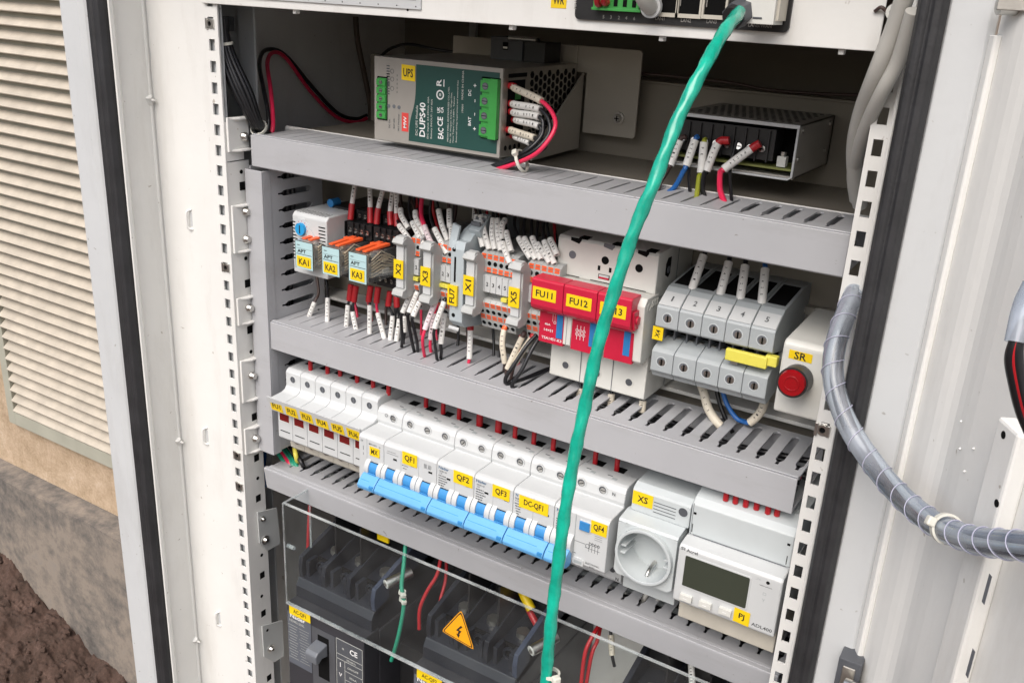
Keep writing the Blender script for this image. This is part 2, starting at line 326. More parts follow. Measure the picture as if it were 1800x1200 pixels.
b=MB(); b.box(529.5,561,-36,345,ZB,ZT,PAINT2); b.box(523,529.5,2,345,ZB,ZT,PAINT2); b.box(521,529,-1,2,ZB,ZT,PAINT); b.box(519.9,521.6,-3.2,-.05,ZB,ZT,PAINT); b.prism([(541,-36),(541,-37.5),(543,-40),(560,-40),(563.5,-37),(563.5,-36)],ZB,ZT,'z',PAINT2); b.build('right_side_frame',cab,bev=.6)
MB().box(-90,560,345,348,ZB,ZT,mat('shade_browned_plate_paint',(.25,.225,.185),.5,var=.05,bump=.06,scale=20)).build('back_panel',cab)  # panel colour browned and darkened to stand in for interior shade
MB().box(-140,566,-110,348,ZT,ZT+4,PAINT).build('roof_with_shade_hood',cab)  # unseen roof, its forward overhang added to shade the cabinet top
# rolled lip and welded bumps along the left return
b=MB(); b.cyl((-77.5,-3,ZB),(-77.5,-3,ZT),1.8,PAINT,12)
for z in (-50,-374,-610): b.cyl((-78,-3,z-3),(-76,-6,z+3),3,PAINT,12); b.cyl((-77,-4,z),(-70,-4,z),1.8,PAINT,10,r1=.8)
b.build('weld_bead',cab)
def hole_strip(x0,x1,hx0,hx1,zoff,hh,z0,z1,skip=()):
    b=MB(); k=0; z=zoff; T=1.4
    ks=[k for k in range(-12,80) if z0+hh<zoff-k*PITCH<z1-hh]
    b.box(x0,hx0,0,T,z0,z1,PAINT); b.box(hx1,x1,0,T,z0,z1,PAINT)
    prev=z1
    for k in ks:
        zc=zoff-k*PITCH; b.box(hx0,hx1,0,T,zc+hh/2,prev,PAINT); prev=zc-hh/2
    b.box(hx0,hx1,0,T,z0,prev,PAINT); return b
PITCH=16.72
hole_strip(-77,8,-3.4,3.4,-.2,9,ZB,ZT).build('left_hole_strip',cab)
b=MB(); b.box(-30,6.5,4.5,6,ZB,ZT,PAINT2); b.build('hole_strip_backing',cab)
hole_strip(509.6,521,512.4,517.6,-68,9,ZB,ZT).build('right_hole_strip',cab)
b=MB(); b.box(519.5,521,1.6,60,ZB,ZT,PAINT2); b.build('right_rail_return',cab)
# left inner flange, holes and bent tabs
fx=8
b=MB(); b.box(fx-1.4,fx,1.6,25,ZB,-93,PAINT); b.box(fx-1.4,fx,1.6,20,-92,-60,PAINT)
fholes=[P(*p,0) for p in ()]
for p in ((426,327),(435,498),(439,579),(447,732),(451,804),(454,875),(461,1010),(463,1077),(473,1190)):
    c=PX(*p,fx); b.box(fx,fx+.15,c.y-3,c.y+3,c.z-3.6,c.z+3.6,HOLE)
for p in ((424,302),(432,454),(441,618),(453,840),(460,975),(460,1047)):
    c=PX(*p,fx); b.cyl((fx,c.y,c.z),(fx+.16,c.y,c.z),1.8,HOLE,12)
b.build('left_rail_flange',cab)
for p,q in (((402,362),(440,438)),((412,525),(447,562)),((418,635),(455,695)),((424,755),(458,785)),((405,206),(440,262))):
    a=PX(*p,fx); c=PX(*q,fx); b=MB()
    b.box(fx+.3,fx+2.6,2,24.5,c.z,a.z,PAINT)
    b.prism([(fx+2.6,24.5),(fx+2.6,5),(fx+6,12),(fx+7,24.5)],a.z-2,a.z,'z',PAINT); b.prism([(fx+2.6,24.5),(fx+2.6,5),(fx+6,12),(fx+7,24.5)],c.z,c.z+2,'z',PAINT)
    b.build('rail_support_bracket',cab,bev=.5)
for p in ((429,240),(432,372),(433,420),(438,541),(443,660),(449,770)):
    c=PX(*p,fx+4); b=MB(); b.cyl((fx+2.7,c.y,c.z),(fx+5,c.y,c.z),3.4,STEEL,6); b.cyl((fx+4.8,c.y,c.z),(fx+8,c.y,c.z),3.9,STEEL,18,r1=2.6); b.build('bolt',cab,bev=.3)
# cable tie hooks punched in the left panel
for p in ((334,386),(362,766),(384,1087)):
    c=P(*p,-1); b=MB(); b.tube(catmull([(c.x+1.5,.2,c.z+9),(c.x-1.5,-2.5,c.z+7),(c.x-2,-3,c.z),(c.x-1.5,-2.5,c.z-7),(c.x+1.5,.2,c.z-9)],4),1.1,PAINT,8)
    b.box(c.x-.6,c.x+2,-.15,0,c.z-6,c.z+6,HOLE if False else PAINT2); b.build('tie_hook',cab)
# interior shelf, back plates
PLATE=mat('shade_browned_plate_paint',(.25,.225,.185),.5,var=.05,bump=.06,scale=20)  # shelf and plates carry the interior shade in this darker, browner colour
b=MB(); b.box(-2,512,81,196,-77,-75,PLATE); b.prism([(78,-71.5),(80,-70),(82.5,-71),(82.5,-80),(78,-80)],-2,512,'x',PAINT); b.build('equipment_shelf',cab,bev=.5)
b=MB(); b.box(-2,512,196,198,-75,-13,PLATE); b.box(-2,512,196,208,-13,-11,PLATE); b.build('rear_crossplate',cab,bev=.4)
PLATE=mat('shade_browned_plate_paint',(.26,.235,.19),.5,var=.05,bump=.06,scale=20)
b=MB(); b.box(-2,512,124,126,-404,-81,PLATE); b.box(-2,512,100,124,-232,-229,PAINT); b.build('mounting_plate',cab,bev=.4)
b=MB(); b.box(-2,512,150,152,-900,-405,PAINT); b.build('lower_mounting_plate',cab)
b=MB(); b.box(-60,-20,60,62,ZB,ZT,PAINT2); b.build('inner_side_channel',cab)
b=MB(); c=P(411,42,60); b.box(-12,P(424,120,57).x,56,58,-70,ZT,PAINT2); b.box(c.x-4,c.x+5,55.7,56,c.z-6,c.z+6,MIDG); b.build('corner_channel',cab)
b=MB(); b.box(18,26,335,340,-75,ZT,PAINT2); b.build('rear_channel',cab)
# DIN rails
for nm,z,y in (('upper',-165,122),('lower',-325,122)):
    t=MB().prism([(y,z+17.5),(y-7,z+17.5),(y-7,z+12),(y-1,z+12),(y-1,z-12),(y-7,z-12),(y-7,z-17.5),(y,z-17.5)],40,500,'x',STEEL).build('din_rail')
    tag(t,'steel mounting rail behind the relays and terminal blocks' if nm=='upper' else 'steel mounting rail behind the row of circuit breakers','mounting rail')
# open door on the right
dv=Vector((.50,-.866,0)).normalized(); dn=Vector((-dv.y,dv.x,0))*-1   # dn: inner face normal, towards the cabinet opening
def dpt(u,n,z): return Vector((562,-41,z))+dv*u+dn*n
def door_point(px,py,n):
    o=dpt(0,n,0); d=ray(px,py); return Vector(CAM)+d*((o-Vector(CAM)).dot(dn)/d.dot(dn))
def dbox(b,u0,u1,n0,n1,z0,z1,m):
    return b.hexa([dpt(u0,n0,z0),dpt(u1,n0,z0),dpt(u1,n1,z0),dpt(u0,n1,z0)],[dpt(u0,n0,z1),dpt(u1,n0,z1),dpt(u1,n1,z1),dpt(u0,n1,z1)],m)
door=MB()
def dprof(b,pr,z0,z1,m): b.prism([((dpt(u,n,0)).x,(dpt(u,n,0)).y) for u,n in pr],z0,z1,'z',m)
dprof(door,[(-1.5,-26),(640,-26),(640,-6),(70,-6),(54,-6.2),(46,-6.8),(40,-7.6),(34,-7.9),(29,-7.0),(25,-5.8),(20,-4.6),(14,-3.9),(8,-3.6),(-1.5,-3.4)],ZB,ZT,PAINT)
dprof(door,[(-2.6,-26),(-1.6,-26),(-1.6,-3.4),(4,-3.5),(4.2,-1.2),(3.4,-.2),(-1.2,-.2),(-2.4,-1)],ZB,43,PAINT)
dd=door.build('door',cab,bev=1)
for p,q in (((1760,764),(1692,1215)),): 
    pass
hg=MB(); c=PX(1478,1180,560)
c=P(1490,1190,-55); hg.box(c.x-7,c.x+6,-52,-36,c.z-16,c.z+9,DGREY); hg.box(c.x-4,c.x+3,-53,-52,c.z-12,c.z+5,DSTEEL)
hg.tube(catmull([(c.x,-58,c.z-2),(c.x+7,-60,c.z-1),(c.x+13,-62,c.z-4),(c.x+15,-63,c.z-16)],4),3.2,STEEL,12); hg.build('door_hinge',cab,bev=.5)
# ---------------------------------------------------------------- wiring ducts
def slots(b,x0,x1,y0,y1,z,first,pitch,n,th,m,wf=lambda i:(5.2,2.2)):
    """slotted duct wall lying in a horizontal plane: comb of fingers with narrow mouths"""
    xs=[first+i*pitch for i in range(n) if x0+4<first+i*pitch<x1-4]
    b.box(x0,x1,y0,y0+11,z-th,z,m); b.box(x0,x1,y1-6,y1,z-th,z,m); px=x0
    for ii,x in enumerate(xs):
        ws,wn=wf(ii)
        b.box(px,x-ws/2,y0+11,y1-6,z-th,z,m); px=x+ws/2
        b.prism([(x-ws/2,y0+11),(x-wn/2,y0+11),(x-wn/2,y0+15.5),(x-ws/2,y0+19)],z-th,z,'z',m)
        b.prism([(x+ws/2,y0+11),(x+wn/2,y0+11),(x+wn/2,y0+15.5),(x+ws/2,y0+19)],z-th,z,'z',m)
        for sg in (-1,1): b.prism([(x+sg*ws/2,y1-6),(x+sg*ws/2,y1-9),(x+sg*ws*.16,y1-6)],z-th,z,'z',m)
    b.box(px,x1,y0+11,y1-6,z-th,z,m)
def hduct(label,x0,x1,y0,y1,zt,zb,first,pitch,lip=0,tilt=0,wf=lambda i:(5.2,2.2)):
    t=thing('wiring_duct',label,'wiring duct',((x0+x1)/2,y1,(zt+zb)/2),'grey slotted wiring ducts')
    b=MB(); b.box(x0,x1,y0-1.6,y0,zb,zt,DUCT); b.box(x0,x1,y0,y0+4,zt-.2,zt+.9,DUCT); b.box(x0,x1,y0,y0+4,zb-.9,zb+.2,DUCT)
    if lip: b.prism([(y0-1.6,zb),(y0-4.5,zt-1),(y0-4.5,zt+.9),(y0,zt+.9)],x0-2,x1,'x',DUCT)
    b.build('cover',t,bev=.5)
    b=MB(); slots(b,x0,x1,y0+1,y1,zt-.4,first,pitch,60,1.3,DUCT,wf); slots(b,x0,x1,y0+1,y1,zb+1.7,first,pitch,60,1.3,DUCT)
    b.box(x0,x1,y1-1.5,y1,zb+2,zt-2,DUCT); b.build('slotted_base',t); return t
hduct('topmost horizontal grey wiring duct, above the relays and below the UPS',18.5,506,20,79,-70.3,-96,20.1,13.4,wf=lambda i:(1.0,.6) if i<21 else ((2.4,1.0) if i<30 else (4.8,2.0)))
hduct('middle horizontal grey wiring duct, between the terminal blocks and the circuit breakers',31.8,501,20,88,-231.8,-257.4,27.4,13.4,wf=lambda i:(1.0,.7) if i<5 or i in (14,) else ((2.4,1.1) if i<13 else ((3.6,1.6) if i<21 else (5.6,2.3))))
hduct('lowest horizontal grey wiring duct, between the circuit breakers and the clear cover',20,512,20,90,-381,-403,35.2,13.45,lip=1)
t=thing('wiring_duct','vertical grey wiring duct at the left edge beside the relays and fuse holders','wiring duct',(22,90,-230),'grey slotted wiring ducts')
vx0,vx1=11.6,31.3
b=MB(); b.box(vx0,vx1,16.5,18,-364,-99,DUCT); b.box(vx0,vx0+1,18,22,-364,-99,DUCT); b.box(vx1-1,vx1,18,27,-364,-99,DUCT); b.build('cover',t,bev=.9)
b=MB(); X=vx1-.3
b.box(X-1.3,X,27,35,-362,-97,DUCT); b.box(X-1.3,X,76,88,-362,-97,DUCT); z=-97
for k in range(19):
    zc=-106.2-14.4*k
    if zc<-360: break
    b.box(X-1.3,X,35,76,zc+2.6,z,DUCT); z=zc-2.6
    b.prism([(35,zc+2.6),(35,zc+.9),(39,zc+.9),(42,zc+2.6)],X-1.3,X,'x',DUCT); b.prism([(35,zc-2.6),(35,zc-.9),(39,zc-.9),(42,zc-2.6)],X-1.3,X,'x',DUCT)
    b.prism([(76,zc+2.6),(73,zc+2.6),(76,zc+.8)],X-1.3,X,'x',DUCT); b.prism([(76,zc-2.6),(73,zc-2.6),(76,zc-.8)],X-1.3,X,'x',DUCT)
b.box(X-1.3,X,35,76,-362,z,DUCT); b.box(vx0,X,88,89.5,-362,-97,DUCT); b.box(vx0,vx0+1.3,22,88,-362,-97,DUCT); b.build('slotted_base',t)
def filler(label,cat,pts_list,cols,r=1.6,name='wire_bundle',grp=None):
    b=MB()
    for pts,c in zip(pts_list,cols): b.tube(catmull(pts,4),r,c,8)
    return tag(b.build(name),label,cat,grp)
def runs(x0,x1,y,z,n,vert=False,sd=0):
    rr=random.Random(sd); out=[]
    for i in range(n):
        yy=y+rr.uniform(-18,18); zz=z+rr.uniform(-6,6); pts=[]
        for k in range(9):
            s_=x0+(x1-x0)*k/8; pts.append((zz+rr.uniform(-3,3) if vert else s_,yy+rr.uniform(-5,5),s_ if vert else zz+rr.uniform(-4,3)))
        out.append(pts)
    return out
filler('black and red wires lying inside the middle grey duct, seen through its slots','wire bundle',runs(36,498,52,-246,9,sd=1),[BLK,BLK,BLK,BLK,BLK,SLV,PINK,BLK,BLK],2.4)
filler('black wires lying inside the lowest grey duct, seen through its slots','wire bundle',runs(36,505,55,-394,6,sd=2),[BLK,BLK,BLK,MGREY,BLK,BLK],2.8)
filler('dark wires lying inside the top grey duct, seen through its slots','wire bundle',runs(30,500,50,-86,6,sd=3),[BLK,BROWN,BLK,BLK,SLV,BLK],1.7)
filler('black and red wires running up inside the vertical grey duct','wire bundle',runs(-355,-103,56,22,7,True,4),[BLK,BLK,BLK,BLK,BROWN,BLK,BLK],2.6)
# ---------------------------------------------------------------- top rack panel, router
t=thing('rack_panel','cream horizontal rack panel across the top of the cabinet opening','panel',(255,0,60))
b=MB(); b.box(-6,507,-3,-1.4,31,ZT-4,PAINT); b.box(-6,507,-1.4,24,31,32.4,PAINT)
for px in (520,900,1165,1485):
    c=P(px,20 if px<600 else 60,2); b.box(c.x-1.5,c.x+1.5,0,5,28,31,PAINT)
b.build('front_plate',t,bev=.5)
b=MB(); a=P(392,0,-4); c=P(740,16,-4); b.box(a.x,c.x,-4.4,-3,c.z-.6,c.z+60,PAINT2)
d0=P(478,0,-4); d1=P(735,3,-4); b.box(d0.x,d1.x-1.5,-4.7,-4.4,d1.z+.6,d1.z+50,BROWN)
for i in range(12): x=a.x+8+(c.x-a.x-12)*i/11; b.cyl((x,-4.4,c.z+1.2),(x,-4.6,c.z+1.2),.45,HOLE,8)
b.build('framed_window',t,bev=.3)
cc=P(717,18,-3); MB().cyl((cc.x,-3,cc.z),(cc.x,-3.4,cc.z),.8,HOLE,10).build('screw_hole',t)
a=P(968,14,-3.2); c=P(996,0,-3.2); sticker(t,'WR',a.x,c.x,a.z,a.z+9,-3.3,h=4.6)
t=thing('router','black faced router in the top panel with green terminals and labelled network ports','router',(394,0,60))
b=MB(); pts=[]
rx0,rx1,rz0,rz1=328.5,459.6,37.3,80
for cx,cz,a0 in ((rx0+3,rz0+3,180),(rx1-3,rz0+3,270),(rx1-3,rz1-3,0),(rx0+3,rz1-3,90)):
    for k in range(6): a=math.radians(a0+k*18); pts.append((cx+3*math.cos(a),cz+3*math.sin(a)))
b.prism(pts,-3.1,-5,'y',BLACK)
TX=lambda s,px,py,h,m=GINK:b.text(s,P(px,py,-5)+Vector((0,-.15,0)),h,m)
LTX=mat('pale_print',(.30,.29,.27),.6,var=0,bump=0)
for s_,px,py in (('LAN1',1160,33),('LAN2',1206,36.5),('LAN3',1251,38.5),('LAN5/WAN',1336,45.5)): TX(s_,px,py,1.9,LTX)
for s_,px,py in (('5',1061,30),('3',1074,30.5),('2',1088,31.5),('4',1101,32),('6',1115,33)): TX(s_,px,py,2,LTX)
b.text('POWER',P(1012,4,-5)+Vector((0,-.15,0)),1.7,LTX,xd=(0,0,1),zd=(-1,0,0))
b.build('faceplate',t,bev=.2)
MB().box(330,455,0,100,38,90,DSTEEL).build('casing',t)
a=P(1042,16,-9); c=P(1122,20,-9)
b=MB(); b.box(a.x,c.x,-9,-5,a.z-.5,a.z+14,GRNT); b.box(a.x,c.x+2,-11,-9,a.z-.5,a.z+1,GRNT)
for i in range(5): x=a.x+(c.x-a.x)*(i+.5)/5; b.box(x-1.3,x+1.3,-9.3,-9,a.z+2,a.z+6,HOLE); b.cyl((x,-9.2,a.z+8.5),(x,-9,a.z+8.5),1.3,DSTEEL,12)
b.build('terminal_strip',t,bev=.2)
for k,(px0,px1) in enumerate(((1156,1188),(1190,1228),(1236,1273))):
    a=P(px0,22+k*2,-7); c=P(px1,24+k*2,-7); b=MB()
    b.box(a.x-1.2,c.x+1.2,-7,-5,a.z-2.2,a.z,BEIGE); b.box(a.x-1.2,a.x,-7,-5,a.z,a.z+14,BEIGE); b.box(c.x,c.x+1.2,-7,-5,a.z,a.z+14,BEIGE)
    b.box(a.x,c.x,-5.6,-5,a.z,a.z+14,HOLE); b.box(a.x+1,a.x+1.4,-6.5,-5.7,a.z+4,a.z+8,DSTEEL); b.build('network_port',t)
t=thing('grey_plug_cable','thick pale grey cable plugged into the router beside port LAN1','cable',P(1138,5,-14))
c=P(1138,12,-16); b=MB(); b.tube(catmull([(c.x,-8,c.z),(c.x,-16,c.z+1),(c.x-1,-24,c.z+9),(c.x-2,-27,c.z+30)],5),4.6,CONDG,14); b.build('sheath',t); MB().ring((c.x,-9,c.z),(0,-1,0),4.4,6.2,3,WHITE).build('collar',t)
for i,(px,py) in enumerate(((1052,6),(1064,4))):
    c=P(px,py,-12); tag(MB().tube(catmull([(c.x,-8,c.z),(c.x,-14,c.z),(c.x+1,-17,c.z+10),(c.x+1,-15,c.z+40)],5),1.7,DRED,10).build('wire'),('first' if i==0 else 'second')+' red wire from the left in the router\'s green terminal strip','wire','red wires into the router')
# ---------------------------------------------------------------- UPS module
t=thing('ups_module','grey and dark green UPS module with rotated white print, lying above the top duct','UPS module',(178,115,-66))
ux0,ux1,uy,uz0,uz1=118.5,238.9,58,-65.6,-1
b=MB(); b.box(ux0,ux1,uy+1,172,uz0,uz1,DSTEEL); b.build('case',t,bev=.5)
b=MB(); b.box(ux0,ux1,uy,uy+1,uz0,uz1,mat('ups_grey_front',(.34,.32,.29),.4,metal=.2,var=.05,scale=40)); b.build('front_frame',t,bev=.3)
b=MB(); pr=[]
for k in range(17):
    zz=uz1-3.2-(uz1-uz0-6)*k/16; s_=k/16
    xl=P(640+(392 if True else 0)/4.2857,0,uy).x
    x=P(732,112,uy).x-6.5*(1/(1+math.exp(-(s_-.62)*12)))
    pr.append((x,zz))
pr+= [(ux1-2.5,uz0+2.8),(ux1-2.5,uz1-3.2)]
b.prism(pr,uy-.3,uy,'y',GRNF)
U=lambda s,zx,zy,h,w=None,m=WINK,off=-.45: b.text(s,P(640+zx/4.2857,80+zy/4.2857,uy-.3)+Vector((0,off+.3,0)),h,m,xd=(0,0,1),zd=(-1,0,0),w=w)
PAL=mat('pale_print2',(.42,.43,.40),.6,var=0,bump=0)
U('DUPS40',440,560,5.6,26); U('DC UPS Module',397,565,2.2,23,PAL); U('DC input: 24-29Vdc 40A',484,545,2.0,32,PAL); U('Battery IN/OUT: 24V 40A',510,555,2.0,30,PAL)
U('EAC',578,663,5.2,8.2); U('CE',574,574,5.2,7); U('UK',562,486,2.7,4.4); U('CA',588,486,2.7,4.4)
c=P(640+573/4.2857,80+373/4.2857,uy-.4); b.ring(c,(0,-1,0),2.6,3.6,.1,WINK,20); b.text('III',c,2,WINK,xd=(0,0,1),zd=(-1,0,0)); U('R',565,280,4.6,5)
c=P(640+602/4.2857,80+285/4.2857,uy-.45); b.box(c.x-.4,c.x+.4,c.y-.1,c.y,c.z-2.6,c.z+2.6,WINK)
for k,(x_,y_,wd) in enumerate(((636,520,50),(656,545,46),(676,560,42),(702,500,56))): U(('MEAN WELL ENTERPRISES CO.,LTD.','No. 28, Wuquan 3rd Rd., Wugu Dist.','New Taipei City 24891, Taiwan','External wiring requirement and external fuse')[k],x_,y_,1.6,wd*.82,PAL)
U('MADE IN CHINA',744,300,1.7,21,PAL); U('19001',742,475,1.7,6,PAL)
U('DC',797,357,2.6,4.4); U('BAT',795,572,2.6,6.4); U('+',836,303,2.4,2.4); U('+',832,628,2.4,2.4); U('-',836,418,.5,2.2); U('-',834,520,.5,2.2)
b.build('green_faceplate',t)
b=MB(); U2=lambda s,zx,zy,h,w,m=GINK: b.text(s,P(640+zx/4.2857,80+zy/4.2857,uy)+Vector((0,-.2,0)),h,m,xd=(0,0,1),zd=(-1,0,0),w=w)
U2('DC OK',192,588,1.6,7); U2('BAT OK',226,588,1.6,8); U2('BAT Discharge',262,580,1.6,13)
for zx,zy in ((187,457),(226,460),(264,467)): c=P(640+zx/4.2857,80+zy/4.2857,uy); b.cyl(c,c-Vector((0,.3,0)),1.5,MIDG,14)
for zy in (195,255,325): c=P(640+212/4.2857,80+zy/4.2857,uy); b.ring(c+Vector((0,-.1,0)),(0,-1,0),1.5,1.8,.1,GINK,10); c2=P(640+(182)/4.2857,80+zy/4.2857,uy); b.text('|||||',c2-Vector((0,.2,0)),3,GINK,xd=(0,0,1),zd=(-1,0,0),w=9)
b.text('- - - - -',P(640+250/4.2857,80+290/4.2857,uy)-Vector((0,.2,0)),.6,GINK,xd=(0,0,1),zd=(-1,0,0),w=14)
a=P(640+284/4.2857,80+645/4.2857,uy); c=P(640+335/4.2857,80+512/4.2857,uy); b.box(a.x,c.x,uy-.2,uy,a.z,c.z,LPINK); b.text('MW',((a.x+c.x)/2,uy-.3,(a.z+c.z)/2),3,WINK,xd=(0,0,1),zd=(-1,0,0),w=9)
b.build('printed_markings',t)
a=P(640+282/4.2857,80+258/4.2857,uy-.5); c=P(640+385/4.2857,80+160/4.2857,uy-.5); sticker(t,'UPS',a.x,c.x,a.z,c.z+.8,uy-.6,h=6.4,w=(c.x-a.x)*.72,sl=-.03)
# green terminals
def gterm(zx0,zy0,zx1,zy1,n,yf,dark):
    a=P(640+zx0/4.2857,80+zy1/4.2857,yf); c=P(640+zx1/4.2857,80+zy0/4.2857,yf); b=MB(); h=(c.z-a.z)/n
    b.box(a.x-1,c.x+(.6 if n==5 else 0),yf+3.2,uy-.1,a.z-1,c.z+1,HOLE); b.box(a.x+.8,c.x,yf+1.2,uy-.35,a.z,c.z,GRNT)
    for i in range(n):
        z0=a.z+i*h; xm=a.x+(c.x-a.x)*(.55 if n==4 else 1)
        b.box(a.x,xm,yf,yf+1.2,z0+h*.12,z0+h*.88,GRNT)
        cx=(a.x+xm)/2; b.cyl((cx,yf,z0+h/2),(cx,yf-.25,z0+h/2),h*.25,DGREY,16); b.cyl((cx,yf-.2,z0+h/2),(cx,yf-.35,z0+h/2),h*.19,MIDG if n==4 else STEEL,12); b.box(cx-h*.2,cx+h*.2,yf-.45,yf-.35,z0+h/2-.25,z0+h/2+.25,HOLE)
    if n==4: b.box(a.x+(c.x-a.x)*.56,c.x,yf-1,yf+1.2,a.z-.4,c.z+.4,GRNT)
    b.build('green_terminal_block',t,bev=.15)
gterm(862,262,1012,690,4,54.5,0); gterm(92,250,158,550,5,55.5,0)
# right side of the UPS: hexagonal vent holes and the terminal opening
b=MB(); X=ux1
c0=PX(640+1200/4.2857,80+200/4.2857,X); 
for i in range(11):
    for j in range(9):
        y=100+i*6.6; z=-7-(j+.5*(i%2))*6.2
        if z<-60: continue
        b.prism([(y+2.9*math.cos(math.radians(60*k)),z+2.9*math.sin(math.radians(60*k))) for k in range(6)],X,X+.15,'x',HOLE)
for i in range(4): b.cyl((X,66+i*6.5,-59),(X+.15,66+i*6.5,-59),2,HOLE,12)
b.box(X,X+.2,66,90,-50,-10,HOLE); b.box(X,X+.2,66,92,-8,-5,HOLE); b.box(X+.2,X+.5,76,84,-24,-15,GRNT); b.build('vent_holes',t)
# bracket carrying the UPS
t=thing('angle_bracket','cream folded steel bracket with a cross-head bolt, right behind the UPS','bracket',(245,190,-30))
BPL=mat('bracket_paint',(.42,.39,.335),.45,var=.04,bump=.06,scale=20)
b=MB(); a=P(800,62,178); b.box(110,236,176,178,-8,13,BPL)
a=P(1042,84,178); c=P(1115,245,178); pr=[(a.x-26,13),(c.x-2,13),(c.x,11),(c.x,c.z+2),(c.x-2,c.z),(a.x-4,c.z),(a.x-4,-8),(a.x-26,-8)]
b.prism(pr,178,180,'y',BPL); b.prism([(100,-66),(178,-8),(178,-70),(100,-72)],a.x-8,a.x-6,'x',BPL); b.build('plate',t,bev=.5)
c=P(1088,208,178); b=MB(); b.cyl((c.x,178,c.z),(c.x,176.5,c.z),5,DSTEEL,24); b.cyl((c.x,176.5,c.z),(c.x,173.5,c.z),3.6,STEEL,20,r1=2.8); b.box(c.x-2.2,c.x+2.2,173.2,173.5,c.z-.4,c.z+.4,HOLE); b.box(c.x-.4,c.x+.4,173.2,173.5,c.z-2.2,c.z+2.2,HOLE); b.build('bolt',t)
t=thing('rail_clamp','small dark clamp with a bright metal pin standing on top of the UPS','clamp',(190,140,5))
a=P(862,99,140); c=P(945,75,140); b=MB(); b.box(a.x,c.x-14,140,168,uz1,c.z+2,DGREY); b.box(c.x-14,c.x+6,142,168,uz1,c.z,BLACK); b.box(a.x+12,a.x+17,139.5,140,a.z+6,a.z+12,HOLE); b.box(a.x+12.5,a.x+16.5,139.3,139.5,a.z+7,a.z+8.5,STEEL); b.build('body',t,bev=.4)
a=P(895,67,140); c=P(943,71,140); b=MB(); b.cyl(a,c,1.9,STEEL,12); b.build('metal_pin',t)
# ---------------------------------------------------------------- power supply
PSM=mat('psu_zinc_sheet',(.46,.44,.40),.42,metal=.25,var=.08,bump=.05,scale=40)
t=thing('power_supply','open-fronted metal power supply with perforated lid and black screw terminals, right of the UPS','power supply',(400,150,-75))
x0,x1,y0,z0,z1=358,446.5,100,-58,-22
b=MB(); b.box(x0,x1,y0,192,z1-1.2,z1,PSM); b.box(x0,x0+1.2,y0,192,z0,z1,PSM); b.box(x1-1.2,x1,y0,192,z0,z1,PSM); b.box(x0,x1,y0+4,192,z0,z0+1.2,PSM); b.box(x0,x1,188,192,z0,z1,PSM)
b.box(x0-.6,x1+.6,y0-2.5,y0-.3,z1-2.2,z1+.2,PAINT2); b.tube([(x1-.5,y0-1,z1-2),(x1-.5,y0-1,z0+1.5),(x1-3,y0-1,z0),(x0,y0-1,z0)],.9,PAINT2,8); b.build('case',t,bev=.2)
b=MB()
for i in range(14):
    for j in range(10): b.cyl((x0+8+i*5.4+(j%2)*2.7,y0+12+j*8,z1),(x0+8+i*5.4+(j%2)*2.7,y0+12+j*8,z1+.12),1.8,HOLE,6)
for y_,z_ in ((108,-26),(106,-45),(180,-27),(176,-46)): b.cyl((x1,y_,z_),(x1+1,y_,z_),1.8,STEEL,14)
b.build('lid_perforation',t)
b=MB(); b.box(x0+2,x1-16,y0+3,y0+22,z0+10,z1-5,BLACK); b.box(x0+2,x1-2,y0+2,y0+60,z0+5,z0+6.5,mat('circuit_board',(.20,.22,.06),.5,var=.2)); b.box(x0+2,x1-2,y0+30,y0+31,z0+3,z1-3,HOLE)
for i in range(8):
    x=x0+7+i*8.2; b.box(x+3.5,x+4.7,y0+1,y0+4,z0+9,z1-6,BLACK); b.cyl((x,y0+3,z0+17),(x,y0+1.4,z0+17.6),2.3,STEEL,14); b.box(x-1.8,x+1.8,y0+1.1,y0+1.4,z0+17.2,z0+17.9,HOLE)
b.build('terminal_row',t,bev=.15)
b=MB(); b.box(x1-13,x1-7,y0+3,y0+9,z0+7,z0+14,OFFW); b.cyl((x1-10,y0+6,z0+14),(x1-10,y0+6,z0+17),2.2,STEEL,12); b.build('adjuster',t,bev=.2)
# ---------------------------------------------------------------- wires
def marks(b,pts,r,seed,y0=.25,y1=.8,dens=5,txt=None):
    """printed characters on a marker sleeve"""
    rr=random.Random(seed); n=len(pts)
    tot=sum((pts[i+1]-pts[i]).length for i in range(n-1))
    def at(s):
        for i in range(n-1):
            l=(pts[i+1]-pts[i]).length
            if s<=l: return pts[i].lerp(pts[i+1],s/l),(pts[i+1]-pts[i]).normalized()
            s-=l
        return pts[-1],(pts[-1]-pts[-2]).normalized()
    t=txt or rr.choice(['X2:14','X3:16','KA1:5','KA2:8','X1:4','X1:10','FU7:2','X5:3','KA3:9','X3:20'])
    s=tot*y0; step=min(tot*(y1-y0)/len(t),r*1.5)
    for ch in t:
        p,d=at(s); s+=step
        if ch in ' ': continue
        v=(Vector(CAM)-p); v=(v-d*v.dot(d)).normalized(); v=(v+Vector((-.25,0,0))); v=(v-d*v.dot(d)).normalized()
        xd=-d if d.z>0 else d; zd=v.cross(xd); b.text(ch,p+v*(r*1.02),min(r*.8,1.7),INK,xd=xd,zd=zd,w=min(step*.5,1.1))
WN=[0]
